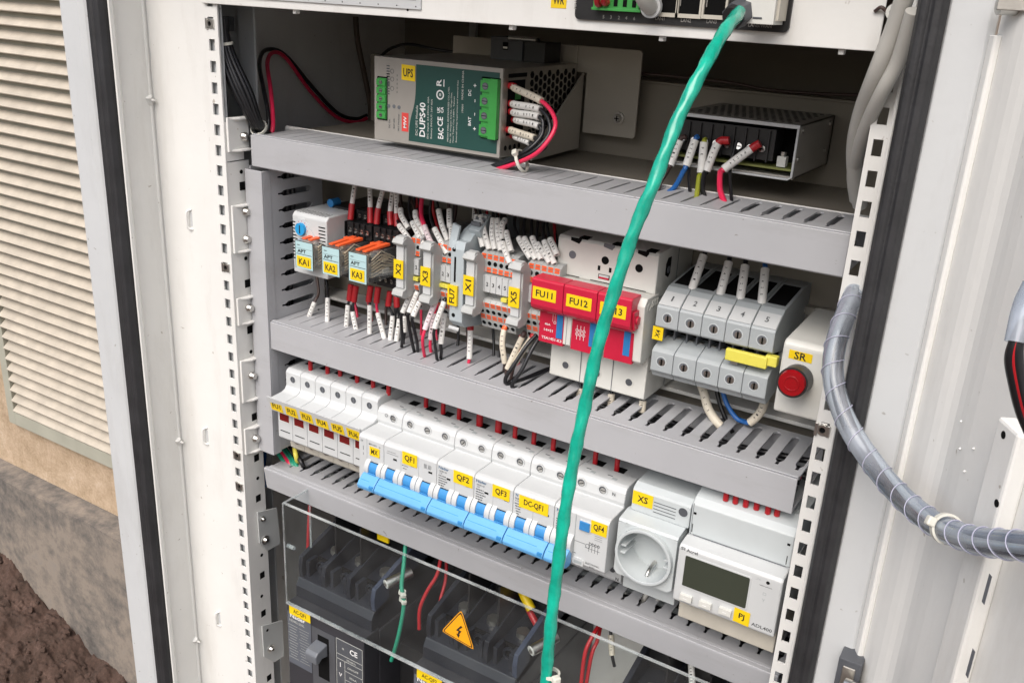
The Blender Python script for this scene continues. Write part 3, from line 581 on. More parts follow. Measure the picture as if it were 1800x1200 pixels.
def wire(label,pts,col,r=1.5,sl=None,fer=None,grp=None,slc=None,rs=None,txt=None,nm='wire',cat='wire',fc=None,fr=None,seed=None):
    """pts: [(px,py,y)...]; sl=(i,j) point indices covered by a marker sleeve; fer=(i,j) ferrule span"""
    WN[0]+=1; V=[P(*p) for p in pts]; n=6; C=catmull(V,n); N=len(C)-1; k=n if len(V)>2 else 1
    t=thing(nm,label,cat,tuple(C[0]),grp)
    a=0; e=len(C)-1
    if fer: 
        if fer[0]==0: a=max(0,fer[1]*k-1)
        else: e=min(N,fer[0]*k+1)
    MB().tube(C[a:e+1],r,col,10).build('insulation',t)
    if sl:
        R=rs or r*1.55; seg=C[sl[0]*k:sl[1]*k+1]; b=MB(); b.tube(seg,R,slc or SLV,12)
        marks(b,seg,R,seed or WN[0],txt=txt,y0=.2,y1=.85); b.build('marker_sleeve',t)
    if fer:
        seg=C[fer[0]*k:fer[1]*k+1]; MB().tube(seg,fr or r*1.5,fc or DRED,12).build('ferrule',t)
    return t
def tie(label,c,ax,r,wd=2.2,head=(0,-1,0),cat='cable tie'):
    t=thing('cable_tie',label,cat,c); ax=Vector(ax).normalized()
    b=MB(); b.ring(Vector(c)-ax*wd/2,ax,r,r+1.1,wd,TIE,24); b.build('strap',t)
    h=Vector(head).normalized(); h=(h-ax*h.dot(ax)).normalized(); q=h.cross(ax); p=Vector(c)+h*(r+1.8)
    b=MB(); f=lambda i,j,k:p+h*i+q*j+ax*k
    b.hexa([f(-2,-2.2,-2),f(2,-2.2,-2),f(2,2.2,-2),f(-2,2.2,-2)],[f(-2,-2.2,2),f(2,-2.2,2),f(2,2.2,2),f(-2,2.2,2)],TIE); b.build('tie_head',t,bev=.8); return t
# UPS wires (ferrules enter the right side of the module)
def upsw(label,z0,pts,col,txt,slc=None):
    a=PX(*z0,239.5); V=[(a.x-3,a.y,a.z),(a.x+4,a.y-1,a.z)]+[tuple(P(*p)) for p in pts]
    t=thing('wire',label,'wire',a,'wires on the right side of the UPS'); C=catmull(V,6)
    MB().tube(C[6:],1.6,col,10).build('insulation',t); MB().tube(C[:8],2.5,DRED,12).build('ferrule',t)
    b=MB(); seg=C[7:19]; b.tube(seg,2.7,slc or SLVC,12); marks(b,seg,2.7,1,txt=txt,y0=.12,y1=.95); b.build('marker_sleeve',t)
PN=PINK
upsw('topmost red wire curving down from the right side of the UPS',(897,151),[(906,156,66),(952,178,58),(974,205,52),(973,232,46),(945,268,40),(905,288,44),(862,301,50)],PINK,'UPS DC+')
upsw('black wire in the second ferrule from the top of the UPS side',(897,182),[(905,184,66),(950,193,60),(966,215,56),(963,240,52),(935,268,46),(893,285,48),(858,299,52)],BLK,'UPS DC-',SLV)
upsw('black wire in the third ferrule from the top of the UPS side',(897,196),[(906,199,66),(948,206,60),(955,222,58),(950,242,54),(925,266,48),(890,283,50),(855,298,54)],BLK,'UPS BAT-',SLV)
upsw('black wire with a sloping sleeve, fourth from the top of the UPS side',(902,210),[(910,212,68),(948,222,62),(950,236,60),(940,252,56),(915,270,52),(882,285,54),(850,299,56)],BLK,'PS2 BAT-',SLV)
upsw('red-tipped wire with a pinkish sleeve, second from the bottom of the UPS side',(893,228),[(900,230,66),(940,243,62),(958,250,60),(955,262,54),(930,276,48),(900,290,48),(872,302,48)],BLK,'UPS BAT+')
upsw('black wire with the lowest sleeve on the UPS side',(900,238),[(908,241,68),(932,251,64),(945,262,58),(930,274,52),(905,285,50),(880,295,50),(866,301,50)],BLK,'PS BAT+',SLV)
c=P(917,283,47); tie('white cable tie around the wires curving from the UPS side',c,(.75,.1,.35),7.5,head=(-.4,-1,.9))
# power supply wires
W=wire; G='wires below the power supply'
W('brown wire with white sleeve, leftmost below the power supply',[(1206,240,96),(1195,247,96),(1178,291,90),(1173,300,86),(1160,322,70),(1154,345,56)],BROWN,1.8,sl=(1,2),grp=G,rs=2.9,txt='L:10')
W('blue wire below the power supply',[(1227,240,96),(1222,246,96),(1206,292,90),(1200,304,86),(1185,330,70),(1163,346,56)],BLUEW,1.8,sl=(1,2),grp=G,rs=2.9,txt='N:20')
W('yellow-green wire below the power supply',[(1240,246,96),(1238,250,96),(1232,304,92),(1229,310,90),(1226,335,72),(1224,350,58)],GYEL,1.8,sl=(1,2),grp=G,rs=2.9,txt='PE')
W('black wire between the yellow-green and the red ones below the power supply',[(1282,247,96),(1262,252,95),(1242,301,90),(1238,306,88),(1235,335,74),(1245,357,60)],BLK,1.8,sl=(1,2),fer=(0,1),grp=G,rs=2.9,txt='PW:0',fr=2.8)
W('red wire with white sleeve, rightmost below the power supply',[(1336,252,96),(1320,262,95),(1272,298,88),(1266,306,84),(1266,335,70),(1276,362,56)],PINK,2.0,sl=(1,2),fer=(0,1),grp=G,rs=3.0,txt='PW:24',fr=2.9)
# left bundle and wires in the top compartment
BB=[(388,30,10),(392,60,12),(400,100,14),(425,160,18),(448,212,24),(462,232,36),(490,250,50)]
t=thing('cable_bundle','thick bundle of black wires strapped with ties in the upper left corner','cable bundle',P(420,150,16))
for j in range(20):
    a=j*2.4; rr_=(1.4 if j<7 else 4.6); C=[]
    for k,p in enumerate(BB):
        sc_=(1,.75,1.35,1.7,1.0,.9,.9)[k]; q=P(*p); C.append(q+Vector((math.cos(a)*rr_*sc_,math.sin(a)*rr_*.8*sc_,0)))
    MB().tube(catmull(C,5),2.0,BLK,8).build('wire',t)
c=P(395,77,13); tie('white cable tie at the top of the black wire bundle',c,(P(400,100,14)-P(392,60,12)),5.6)
c=P(455,225,30); tie('white cable tie where the black bundle enters the top duct',c,(P(470,238,40)-P(448,212,24)),6.5,head=(.3,-1,.5))
W('red wire looping out of the left end of the top duct',[(476,245,42),(480,215,50),(476,160,70),(470,110,95),(482,92,120),(505,105,144),(545,160,172),(590,205,208),(625,215,235),(645,208,250)],PINK,1.9,grp='looping pair in the top left')
W('black wire looping beside the red one from the left end of the top duct',[(470,240,44),(472,205,50),(462,150,66),(456,110,92),(468,88,118),(500,96,142),(548,152,175),(592,198,212),(625,209,240),(645,203,255)],BLK,1.9,grp='looping pair in the top left')
W('brown cable hanging down behind the left end of the UPS',[(625,30,225),(628,70,225),(638,120,228),(650,180,235),(652,215,240)],mat('dark_brown_jacket',(.11,.08,.06),.45,var=.06),2.8)
W('thin dark wire arching over the top left corner of the UPS',[(668,100,150),(690,84,170),(720,78,185),(760,86,200),(800,92,205)],BLK,1.4)
W('dark wire strung along the rear plate in the upper right',[(1115,128,190),(1180,134,192),(1280,145,192),(1350,158,192),(1440,165,192),(1525,168,192)],BROWN,1.3)
W('thick grey jacketed cable curving down on the upper right, the outer of two',[(1592,-10,-26),(1572,50,-20),(1540,130,-12),(1514,200,8),(1502,260,26),(1504,318,44),(1512,360,60)],CONDG,4.6,nm='grey_cable',cat='cable',grp='grey cables on the upper right')
W('grey jacketed cable curving down on the upper right, the inner of two',[(1606,20,-30),(1580,105,-18),(1552,160,-12),(1526,215,4),(1508,268,24),(1500,310,44),(1504,350,62)],CONDG,3.9,nm='grey_cable',cat='cable',grp='grey cables on the upper right')
b=MB(); c=P(1574,22,-4); b.ring(c,(0,-1,0),2.4,4.2,3,OFFW); b.tube(catmull([c+Vector((-10,0,0)),c+Vector((-7,-2,2)),c+Vector((-4,-1,0))],4),1,BROWN,8)
tag(b.build('cable_grommet'),'small plastic grommet hook at the right end of the top panel','grommet')
# green twisted cable across the picture
GP=[(1300,22,-34),(1272,58,-62),(1238,118,-84),(1192,210,-100),(1150,320,-112),(1115,405,-118),(1082,505,-124),(1052,605,-130),(1030,705,-136),(1010,800,-142),(993,900,-148),(980,1000,-153),(968,1100,-157),(958,1215,-160),(950,1330,-164)]
t=thing('green_cable','long green plastic wrapped cable hanging from the router plug across the whole cabinet','cable',P(1150,320,-112),)
V=catmull([P(*p) for p in GP],14); b=MB()
rr=random.Random(3); wob=[rr.uniform(-.35,.35) for _ in range(400)]
b.tube(V,4,GRNW,20,rf=lambda L,a:3.35+.22*math.sin(2*a-L*.3)+.14*math.sin(5*a+L*.6)+.3*wob[int(L/9)%400]*(1-math.cos(2*PI*(L/9%1)))/2); b.build('wrapped_sheath',t)
c=P(1302,20,-24); b=MB(); d=Vector((-.15,-1,-.25)).normalized()
c0=P(1304,22,-20); b.cyl(c0,c0+d*9,7.5,DGREY,6,r1=7); b.cyl(c0+d*9,c0+d*12,6,BLACK,24,r1=5); b.build('gland_nut',t,bev=.4)
a=P(1325,42,-16); c=P(1366,34,-16); b=MB(); b.box(a.x-4,c.x,-22,-5,a.z,a.z+24,OFFW); b.box(c.x-1,c.x+1.5,-19,-5,a.z+2,a.z+20,BEIGE); b.box(a.x+1,a.x+6,-22.4,-22,a.z+2.5,a.z+3.5,DGREY); b.build('plug_body',t,bev=.8)
c=P(968,1183,-157); tie('white cable tie near the bottom end of the green cable',c,(P(968,1100,-157)-P(958,1215,-160)),4.2,1.8,head=(1,-.6,0))
# spiral wrapped cable to the door
SPP=[(1506,505,8),(1497,527,-6),(1481,566,-22),(1468,610,-34),(1464,655,-42),(1474,705,-50),(1498,760,-58),(1535,815,-68),(1582,870,-86),(1640,918,-112),(1700,945,-140),(1760,955,-165),(1840,962,-190)]
t=thing('spiral_wrapped_cable','cable bundle in clear spiral wrap looping from the right rail across to the open door','cable',P(1500,760,-58))
V=catmull([P(*p) for p in SPP],14); rs=5.7; pit=14.0
b=MB(); b.tube(V,rs,SPIR,26); b.build('spiral_wrap',t)
b=MB(); hp=[]; Ls=0; H=catmull([P(*p) for p in SPP],60)
u=Vector((1,0,0))
for i in range(len(H)):
    if i: Ls+=(H[i]-H[i-1]).length
    T=(H[min(i+1,len(H)-1)]-H[max(i-1,0)]).normalized(); u=(u-T*u.dot(T)).normalized(); w_=T.cross(u); a=2*PI*Ls/pit
    hp.append(H[i]+(u*math.cos(a)+w_*math.sin(a))*rs*1.045)
b.tube(hp,.26,mat('spiral_edge',(.40,.40,.50),.3,var=.03),6); b.build('spiral_edge',t)
for j,(m_,rd) in enumerate(((BLK,2.0),(CONDG,2.2),(mat('mauve_grey_jacket',(.30,.24,.26),.4,var=.05),2.2),(mat('blue_grey_jacket',(.16,.20,.27),.4,var=.05),2.2),(OFFW,2.0),(BROWN,2.0),(CONDG,1.8))):
    C=[]
    for i,p in enumerate(V):
        T=(V[min(i+1,len(V)-1)]-V[max(i-1,0)]).normalized(); u=T.cross(Vector((0,1,0))).normalized(); w_=T.cross(u); a=j*2*PI/6+.02*i; r_=3.2 if j<6 else 0
        C.append(p+(u*math.cos(a)+w_*math.sin(a))*r_)
    MB().tube(C[::3],rd,m_,8).build('inner_wire',t)
c=P(1664,929,-123); tie('white cable tie around the spiral wrapped cable near the door',c,(P(1700,945,-140)-P(1640,918,-112)),5.9,3.0,head=(-.3,-1,.6))
# ---------------------------------------------------------------- relay compartment
def yat(prof,z):      # front-most y of a (y,z) profile at height z
    ys=[]
    for i in range(len(prof)):
        (y0,z0),(y1,z1)=prof[i],prof[(i+1)%len(prof)]
        if min(z0,z1)-1e-6<=z<=max(z0,z1)+1e-6 and abs(z0-z1)>1e-6: ys.append(y0+(y1-y0)*(z-z0)/(z1-z0))
    return min(ys)
def frame_at(prof,z):  # unit vector up along the front surface
    a,b=yat(prof,z-.3),yat(prof,z+.3); return Vector((0,b-a,.6)).normalized()
# thermostat
t=thing('thermostat','white vented thermostat with a bright blue round dial, left of the relays','thermostat',(62,75,-160))
a=P(513,366,34); x0=P(515,420,34).x; x1=P(574,395,34).x; z1=P(520,372,34).z; z0=P(522,478,34).z
b=MB(); b.prism([(34,z0),(34,z1-3),(37,z1),(95,z1),(95,z0)],x0,x1,'x',WHITE); b.build('housing',t,bev=1)
b=MB(); 
for i in range(12):
    z=z1-9-i*2.9; b.box(x0-.1,x0+5.5,33.8,33.95,z-.5,z+.5,HOLE); b.box(x0-.15,x0,36,60,z-.5,z+.5,HOLE)
    if i<8: b.box(x1-9,x1-1.5,33.8,33.95,z-.5,z+.5,HOLE)
for i in range(11): x=x0+4+i*(x1-x0-8)/10; b.box(x-.35,x+.35,36,46,z1,z1+.12,HOLE)
b.build('vent_slits',t)
c=P(531,402,33.5); b=MB(); b.prism([(c.x-8,c.z-6),(c.x-8,c.z+4),(c.x-4,c.z+9),(c.x+4,c.z+9),(c.x+10,c.z+1),(c.x+14,c.z-5),(c.x+9,c.z-8),(c.x-2,c.z-9)],33,34,'y',WHITE)
b.build('dial_plate',t,bev=.4)
b=MB(); b.cyl((c.x,34,c.z),(c.x,30.5,c.z),5.3,BLUD,28); b.box(c.x-.5,c.x+.5,30.2,30.5,c.z-3.5,c.z+3.5,INK)
for k in range(9): an=math.radians(-40+k*32); b.box(c.x+6.6*math.cos(an)-.3,c.x+6.6*math.cos(an)+.3,32.8,32.95,c.z+6.6*math.sin(an)-.5,c.z+6.6*math.sin(an)+.5,RED)
b.build('dial',t,bev=.3)
c=P(586,356,70); t=MB(); t.cyl((c.x,66,c.z),(c.x,76,c.z),3.6,BLUS,14); tag(t.build('blue_terminal_cap'),'small dark blue cap behind the thermostat','cap')
# relays
for i,(pa,pb,pc) in enumerate((((520,421),(550,428),(551,477)),((567,431),(597,437),(598,488)),((614,441),(645,449),(646,501)))):
    y0=22; x0=P(*pa,y0).x; x1=P(*pb,y0).x; z1=P(*pa,y0).z; z0=P(*pc,y0).z; zc=(z0+z1)/2; xs=(x0+x1)/2
    t=thing('relay','relay under a clear cover with orange lever, yellow label KA%d, %s'%(i+1,('nearest the thermostat','middle one of three','nearest terminal bracket X2')[i]),'relay',(xs,60,zc),'plug-in relays with yellow KA labels')
    b=MB(); b.box(x0-.5,x1+.5,y0-.3,y0+44,z0,z1,CLR); b.build('clear_cover',t,bev=.6)
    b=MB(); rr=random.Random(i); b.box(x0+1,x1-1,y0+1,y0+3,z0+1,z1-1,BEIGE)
    for k in range(26):
        cx,cy,cz=rr.uniform(x0+3,x1-3),rr.uniform(y0+7,y0+34),rr.uniform(z0+3,z1-4); sx,sy,sz=rr.uniform(.8,2.5),rr.uniform(1,5),rr.uniform(.6,2.2)
        b.box(cx-sx,cx+sx,cy-sy,cy+sy,cz-sz,cz+sz,rr.choice([RELAYI,RELAYI,OFFW,DSTEEL,BEIGE,MGREY]))
    for k in range(7): b.tube([(x1-2,y0+8,z0+4+k*2.4),(x1-2,y0+20,z0+6+k*3),(x1-2.5,y0+38,z0+3+k*2)],.7,RELAYI,6)
    b.build('internals',t)
    b=MB(); b.box(x0,x1,y0-.7,y0-.35,z0+.3,z1-.3,LBLUE); b.box(x0-.4,x0,y0-.75,y0-.3,z0,z1,INK); b.box(x1,x1+.4,y0-.75,y0-.3,z0,z1,INK); b.box(x0,x1,y0-.75,y0-.3,z1-.4,z1,INK)
    b.text('APT',(xs-2.5,y0-.95,z0+(z1-z0)*.645),3.0,INK,w=9.5); b.box(x0+2,x0+5,y0-.85,y0-.75,z1-4,z1-3.4,GINK); b.box(x0+1,x1-1,y0-.8,y0-.75,z1-6.5,z1-6.3,GINK); b.box(x0+1,x1-1,y0-.8,y0-.75,z0+(z1-z0)*.52,z0+(z1-z0)*.54,GINK)
    b.build('front_label',t)
    sticker(t,'KA%d'%(i+1),x0+1.5,x1-2,z0+1.8,z0+(z1-z0)*.46,y0-1,h=5.4,name='number_label')
    b=MB()
    for sg,dx in ((0,2),(1,9)): b.hexa([(x0+dx+2,y0+3,z1+.6),(x0+dx+6,y0+3,z1+.6),(x0+dx+9,y0+30,z1+1.5),(x0+dx+4,y0+30,z1+1.5)],[(x0+dx+2,y0+3,z1+2),(x0+dx+6,y0+3,z1+2),(x0+dx+9,y0+30,z1+4),(x0+dx+4,y0+30,z1+4)],ORG)
    b.box(x0+3,x1-2,y0+22,y0+26,z1+1,z1+3.5,ORG); b.build('lever',t,bev=.3)
    b=MB(); b.hexa([(x1-2,y0-1,z0+5),(x1+12,y0+18,z0+7),(x1+12,y0+19,z0+7),(x1-2,y0+1,z0+5)],[(x1-2,y0-1,z0+9),(x1+12,y0+18,z0+11),(x1+12,y0+19,z0+11),(x1-2,y0+1,z0+9)],CLR); b.build('retaining_clip',t,bev=.2)
    b=MB(); bx0,bx1=x0-3,x1+5; b.box(bx0,bx1,68,122,z0-9,z1+22,BLACK); b.box(bx0,bx1,56,68,z1+1,z1+14,BLACK); b.box(bx0,bx1,60,72,z0-13,z0-1,BLACK)
    for k in range(4):
        x=bx0+4+k*(bx1-bx0-8)/3; 
        for (yy,zz) in ((56,z1+7.5),(68,z1+17.5),(60,z0-7)):
            b.ring((x,yy,zz),(0,-1,0),2.0,2.9,1.5,BLACK,14); b.cyl((x,yy,zz),(x,yy-.4,zz),2.0,STEEL if yy==56 else DSTEEL,12); b.box(x-1.6,x+1.6,yy-.7,yy-.4,zz-.3,zz+.3,HOLE)
        if k<3: b.box(x+2.9,x+4.1,54,68,z1+1,z1+14,BLACK)
    b.build('socket',t,bev=.4)
# terminal blocks
TB=[(112,-134),(60,-134),(50,-134.6),(45,-136.6),(44,-150.5),(47,-151.5),(44,-152.5),(44,-166.5),(52,-167.5),(52,-171),(45,-172.5),(43,-175),(50,-197),(54,-199),(112,-199)]
def tblock(x0,p,label,grp,num,jump=None):
    t=thing('terminal_block',label,'terminal block',(x0+p/2,110,-165),grp); pf=TB; x1=x0+p-.15; xc=x0+p/2
    MB().prism(pf,x0,x1,'x',TGREY).build('body',t,bev=.25)
    for z in (-138.2,-148.4,-176.5,-187.4):
        if z in (-138.2,-176.5): b=MB()
        h=b
        y=yat(pf,z); d=frame_at(pf,z); n=d.cross(Vector((1,0,0)))*1; n=Vector((0,-d.z,d.y)); c=Vector((xc,y,z)); w2=p*.36
        for sg in (-1,1):
            q=[c+Vector((-w2,0,0))+d*sg*.3,c+Vector((w2,0,0))+d*sg*.3,c+Vector((w2,0,0))+d*sg*1.9,c+Vector((-w2,0,0))+d*sg*1.9]
            b.hexa([v for v in q],[v+n*.3 for v in q],ORG)
        h.hexa([c+Vector((-w2*.9,0,0))-d*.35+n*.28,c+Vector((w2*.9,0,0))-d*.1+n*.28,c+Vector((w2*.9,0,0))+d*.2+n*.28,c+Vector((-w2*.9,0,0))+d*.0+n*.28],[c+Vector((-w2*.9,0,0))-d*.35+n*.36,c+Vector((w2*.9,0,0))-d*.1+n*.36,c+Vector((w2*.9,0,0))+d*.2+n*.36,c+Vector((-w2*.9,0,0))+d*.0+n*.36],MIDG)
        if z in (-148.4,-187.4): b.build('push_button',t)
    for z in (-143.4,-182.2,-193.2):
        h=MB()
        y=yat(pf,z); d=frame_at(pf,z); n=Vector((0,-d.z,d.y)); c=Vector((xc,y,z)); h.ring(c,n,p*.34,p*.43,.25,MGREY,14); h.cyl(c-n*.1,c+n*.14,p*.35,HOLE,14); h.build('wire_entry',t)
    b=MB(); b.box(x0+.15,x1-.15,42.6,43.9,-165.8,-152.6,WHITE); b.text(num,(xc,42.4,-159.5),3.2,INK,w=(.9 if num=='1' else 1.9)); b.build('number_marker',t)
    if jump: b=MB(); b.box(x0,x1,41.5,50,-170.6,-167.6,YELJ); b.build('jumper',t,bev=.2)
    return t
def bracket(px,py,label,tx,ly=None):
    c=P(px,py,28); x0=c.x; x1=x0+10.8; t=thing('end_bracket',label,'end bracket',(x0+5,110,-160),'tall grey end brackets with yellow labels')
    b=MB(); b.prism([(112,-137),(56,-137),(49,-141),(44,-141),(40,-136),(35,-132.5),(30,-133),(27,-138),(29,-140),(33,-142),(33,-176),(28,-178),(27,-181),(31,-184),(40,-184),(45,-179),(49,-180),(54,-188),(62,-196),(112,-196)],x0+2.2,x1-.6,'x',TGREY)
    b.prism([(33,-134),(29,-135),(27,-138),(29.5,-140),(33,-140)],x0,x1,'x',TGREY); b.prism([(33,-176),(28.5,-177),(27,-181),(31,-184),(33,-184)],x0,x1,'x',TGREY); b.build('body',t,bev=.5)
    b=MB(); b.box(x0+1.6,x1-2,31.2,33.2,-175.5,-140.8,WHITE); b.build('marker_strip',t,bev=.2)
    zc=P(px+8,ly,29).z; bb=MB(); bb.box(x0+.3,x1-1.0,29.5,30.2,zc-7.6,zc+7.6,YEL); bb.text(tx,((x0+x1)/2-.3,29.3,zc),5.2,INK,xd=(0,0,1),zd=(-1,0,0),w=9.5); bb.build('label',t)
    return t
bracket(689.5,425,'grey end bracket with upright yellow label X2, right of the last relay','X2',473)
G1='push-in terminal blocks'
xa=P(721,470,44).x
for k in range(2): tblock(xa+k*4.9,4.9,'terminal block numbered %d between end brackets X2 and X3'%(k+1),G1,str(k+1),jump=(k==1))
bracket(737,437,'grey end bracket with upright yellow label X3','X3',486)
xa=P(767,480,44).x
for k in range(3): tblock(xa+k*4.95,4.95,'terminal block numbered %d between end bracket X3 and fuse terminal FU7'%(k+1),G1,str(k+1),jump=True)
# FU7 fuse terminal
t=thing('fuse_terminal','tall blue-grey hinged fuse terminal with upright yellow label FU7','fuse terminal',(222,110,-160))
x0=P(791,500,32).x; x1=x0+9.2
FP=mat('bluish_grey_plastic',(.40,.45,.47),.38,var=.04,scale=60)
b=MB(); b.prism([(112,-118),(60,-118),(48,-122),(40,-128),(34,-128),(32,-134),(32,-192),(37,-197),(60,-201),(70,-196),(112,-190)],x0,x1+3,'x',FP); b.prism([(48,-126),(60,-118),(66,-112),(60,-110),(44,-120)],x1-2,x1+8,'x',FP); b.build('body',t,bev=.5)
b=MB(); b.box(x0+3.5,x0+5.2,31.8,31.95,-160,-140,HOLE); b.cyl((x0+3,32,-134.5),(x0+3,31.7,-134.5),1.6,HOLE,14); b.cyl((x0+4,32,-187),(x0+4,31.7,-187),1.6,HOLE,14); b.box(x0+2.5,x0+5.5,31.8,31.95,-182,-179,WHITE)
for k in range(4): b.box(x1-1,x1+7,46+k*3,47.4+k*3,-117+k*1.2,-114+k*1.2,WHITE if k%2 else MIDG)
b.build('front_openings',t)
b=MB(); b.hexa([(x0-4,34,-134),(x0+4,31,-134),(x0+4,34,-134),(x0-4,37,-134)],[(x0-6,42,-117),(x0+3,38,-118),(x0+3,41,-118),(x0-6,45,-117)],FP); b.build('hinged_lever',t,bev=.4)
b=MB(); b.cyl((x0+1,30,-197),(x0+8,34,-199),1.7,WHITE,12); b.build('release_tab',t)
zc=P(798,520,30).z; b=MB(); b.box(x0-.6,x0+8.2,29.6,31.6,zc-8,zc+8,YEL); b.text('FU7',(x0+3.8,29.4,zc),5,INK,xd=(0,0,1),zd=(-1,0,0),w=12); b.build('label',t)
bracket(813,453,'grey end bracket with upright yellow label X1, right of FU7','X1',502)
xa=P(843,500,44).x
for k in range(6): tblock(xa+k*5.35,5.35,'terminal block numbered %d between end brackets X1 and X5'%(k+1),G1,str(k+1),jump=(k==4))
bracket(893.5,470,'grey end bracket with upright yellow label X5, left of the red fuse switch','X5',523)
xa=P(924.5,520,44).x
for k in range(5): tblock(xa+k*5.5,5.5,'terminal block in position %d from the left between bracket X5 and the red fuse switch'%(k+1),G1,str(k+1))
# ---------------------------------------------------------------- three-pole fuse switch
t=thing('fuse_switch','large white three-pole fuse switch with red handles labelled FU11, FU12 and FU13','fuse switch',(335,120,-170))
x0,x1=295.5,375.6; p3=(x1-x0)/3
b=MB(); b.prism([(122,-112),(100,-112),(57,-113.5),(55,-115.5),(55,-143),(62,-146),(62,-190),(56,-192),(55,-224),(58,-225.5),(122,-226)],x0,x1,'x',OFFW); b.build('base',t,bev=.8)
b=MB()
for k in range(3):
    x=x0+p3*k; 
    for dx,zz in ((p3*.48,-126.5 if k!=1 else -125.8),): b.ring((x+dx,55,zz),(0,-1,0),3,3.8,.2,OFFW,20); b.cyl((x+dx,55,zz),(x+dx,54.85,zz),3,HOLE if k else MIDG,20)
    b.ring((x+p3*.52,55,-213.5),(0,-1,0),2.8,3.6,.25,OFFW,20); b.cyl((x+p3*.52,55,-213.5),(x+p3*.52,54.85,-213.5),2.8,DGREY,20)
    b.box(x+2,x+p3-7,54.8,55,-142.6,-142.1,HOLE)
    if k: b.box(x-.25,x+.25,54.8,55.1,-224,-192,MIDG)
    b.box(x+p3*.62,x+p3*.88,56,64,-113.9,-113,HOLE); b.prism([(x+p3*.4,-116),(x+p3*.4,-113.5),(x+p3*.72,-113.5),(x+p3*.72,-115),(x+p3*.66,-117.5)],54.8,55.1,'y',HOLE if k!=1 else MIDG)
xm=x0+p3*1.5; b.box(xm-6,xm-4,54.8,55,-134,-130.5,HOLE); b.box(xm+3,xm+5,54.8,55,-134,-130.5,HOLE); b.box(xm-5,xm+4,54.7,55,-140,-136.5,HOLE); b.box(xm-4.4,xm+3.4,54.5,54.7,-139.8,-138.4,RED); b.box(xm-4.4,xm+3.4,54.5,54.7,-138.4,-136.8,WHITE)
b.prism([(70,-124),(73,-120),(79,-120),(79,-132),(76,-135),(70,-132)],x1,x1+.15,'x',HOLE); b.cyl((x1,75,-129),(x1+.5,75,-129),2.6,MIDG,14)
b.box(x1,x1+.1,92,92.8,-224,-113,MIDG); b.box(x1,x1+.1,56,122,-147.6,-147,MIDG); b.box(x1,x1+.1,60,110,-203.4,-203,MIDG); b.build('openings_and_seams',t)
b=MB(); b.prism([(61.8,-143.5),(42,-143),(38,-148),(40,-190),(44,-193),(62,-190)],x0+3,x1+.6,'x',OFFW); b.build('cover',t,bev=.8)
b=MB(); X=x1+.6; b.ring((X,46,-150),(1,0,0),2.2,3.2,.2,OFFW,18)
for k in range(4): b.box(X,X+.4,50+k*3,51.6+k*3,-151,-146,OFFW)
b.build('side_ribs',t)
hx0,hx1=290.6,371.2; hp=(hx1-hx0)/3
for k in range(3):
    a0=hx0+hp*k; a1=a0+hp-.5
    b=MB(); b.prism([(38,-141),(29.5,-141),(28,-142.2),(28,-161),(29,-163.5),(33,-166.5),(43,-167.5),(43,-141)],a0,a1,'x',RED); hd=b.build('handle',t,bev=.5)
    if k==2:
        b=MB(); b.prism([(30,-151),(43,-151),(43,-165),(33,-165)],a1,a1+1.6,'x',RED); b.cyl((a1,36,-158),(a1+3,36,-158),3,RED,16); b.build('handle_hinge',t,bev=.3)
    sticker(t,'FU1%d'%(k+1),a0+(1.5 if k==0 else 2.5),a0+hp-(6 if k==0 else 4.2),-156.5,-147.2,27.8,h=5)
    b=MB(); c0=293.2+27.3*k; c1=c0+20.6; b.box(c0,c1+(1.6 if k==2 else 0),39,43,-192.5,-167,RED); b.box(c1-6,c1-.8,38.7,39,-187,-168.5,BLUS)
    if k==0:
        b.text('TSA1451-K3',(c0+11,38.85,-188.8),2.1,WINK,w=17); b.text('14×51',(c0+8,38.85,-182.5),2.0,WINK,w=7.5); b.text('40A',(c0+7,38.85,-178),1.7,WINK,w=5); b.ring((c0+13,38.9,-175.5),(0,-1,0),.8,1.1,.1,WINK,12); b.box(c0+12.9,c0+13.1,38.8,39,-174.5,-169,WINK); b.box(c0+11,c0+11.2,38.8,39,-175,-169,WINK)
    if k==1:
        for q in range(3):
            x=c0+4.5+q*2.8; b.box(x-.15,x+.15,38.8,39,-184,-173,WINK); b.ring((x,38.9,-177),(0,-1,0),1,1.3,.1,WINK,12); b.ring((x,38.9,-180),(0,-1,0),1,1.3,.1,WINK,12)
    b.build('fuse_carrier_front',t)
    if k<2: b=MB(); b.box(c1+.3,c0+26.8,38.5,41,-190,-168,OFFW); b.box(c1+2.6,c1+2.9,38.3,38.5,-190,-168,MIDG); b.build('cover_rib',t)
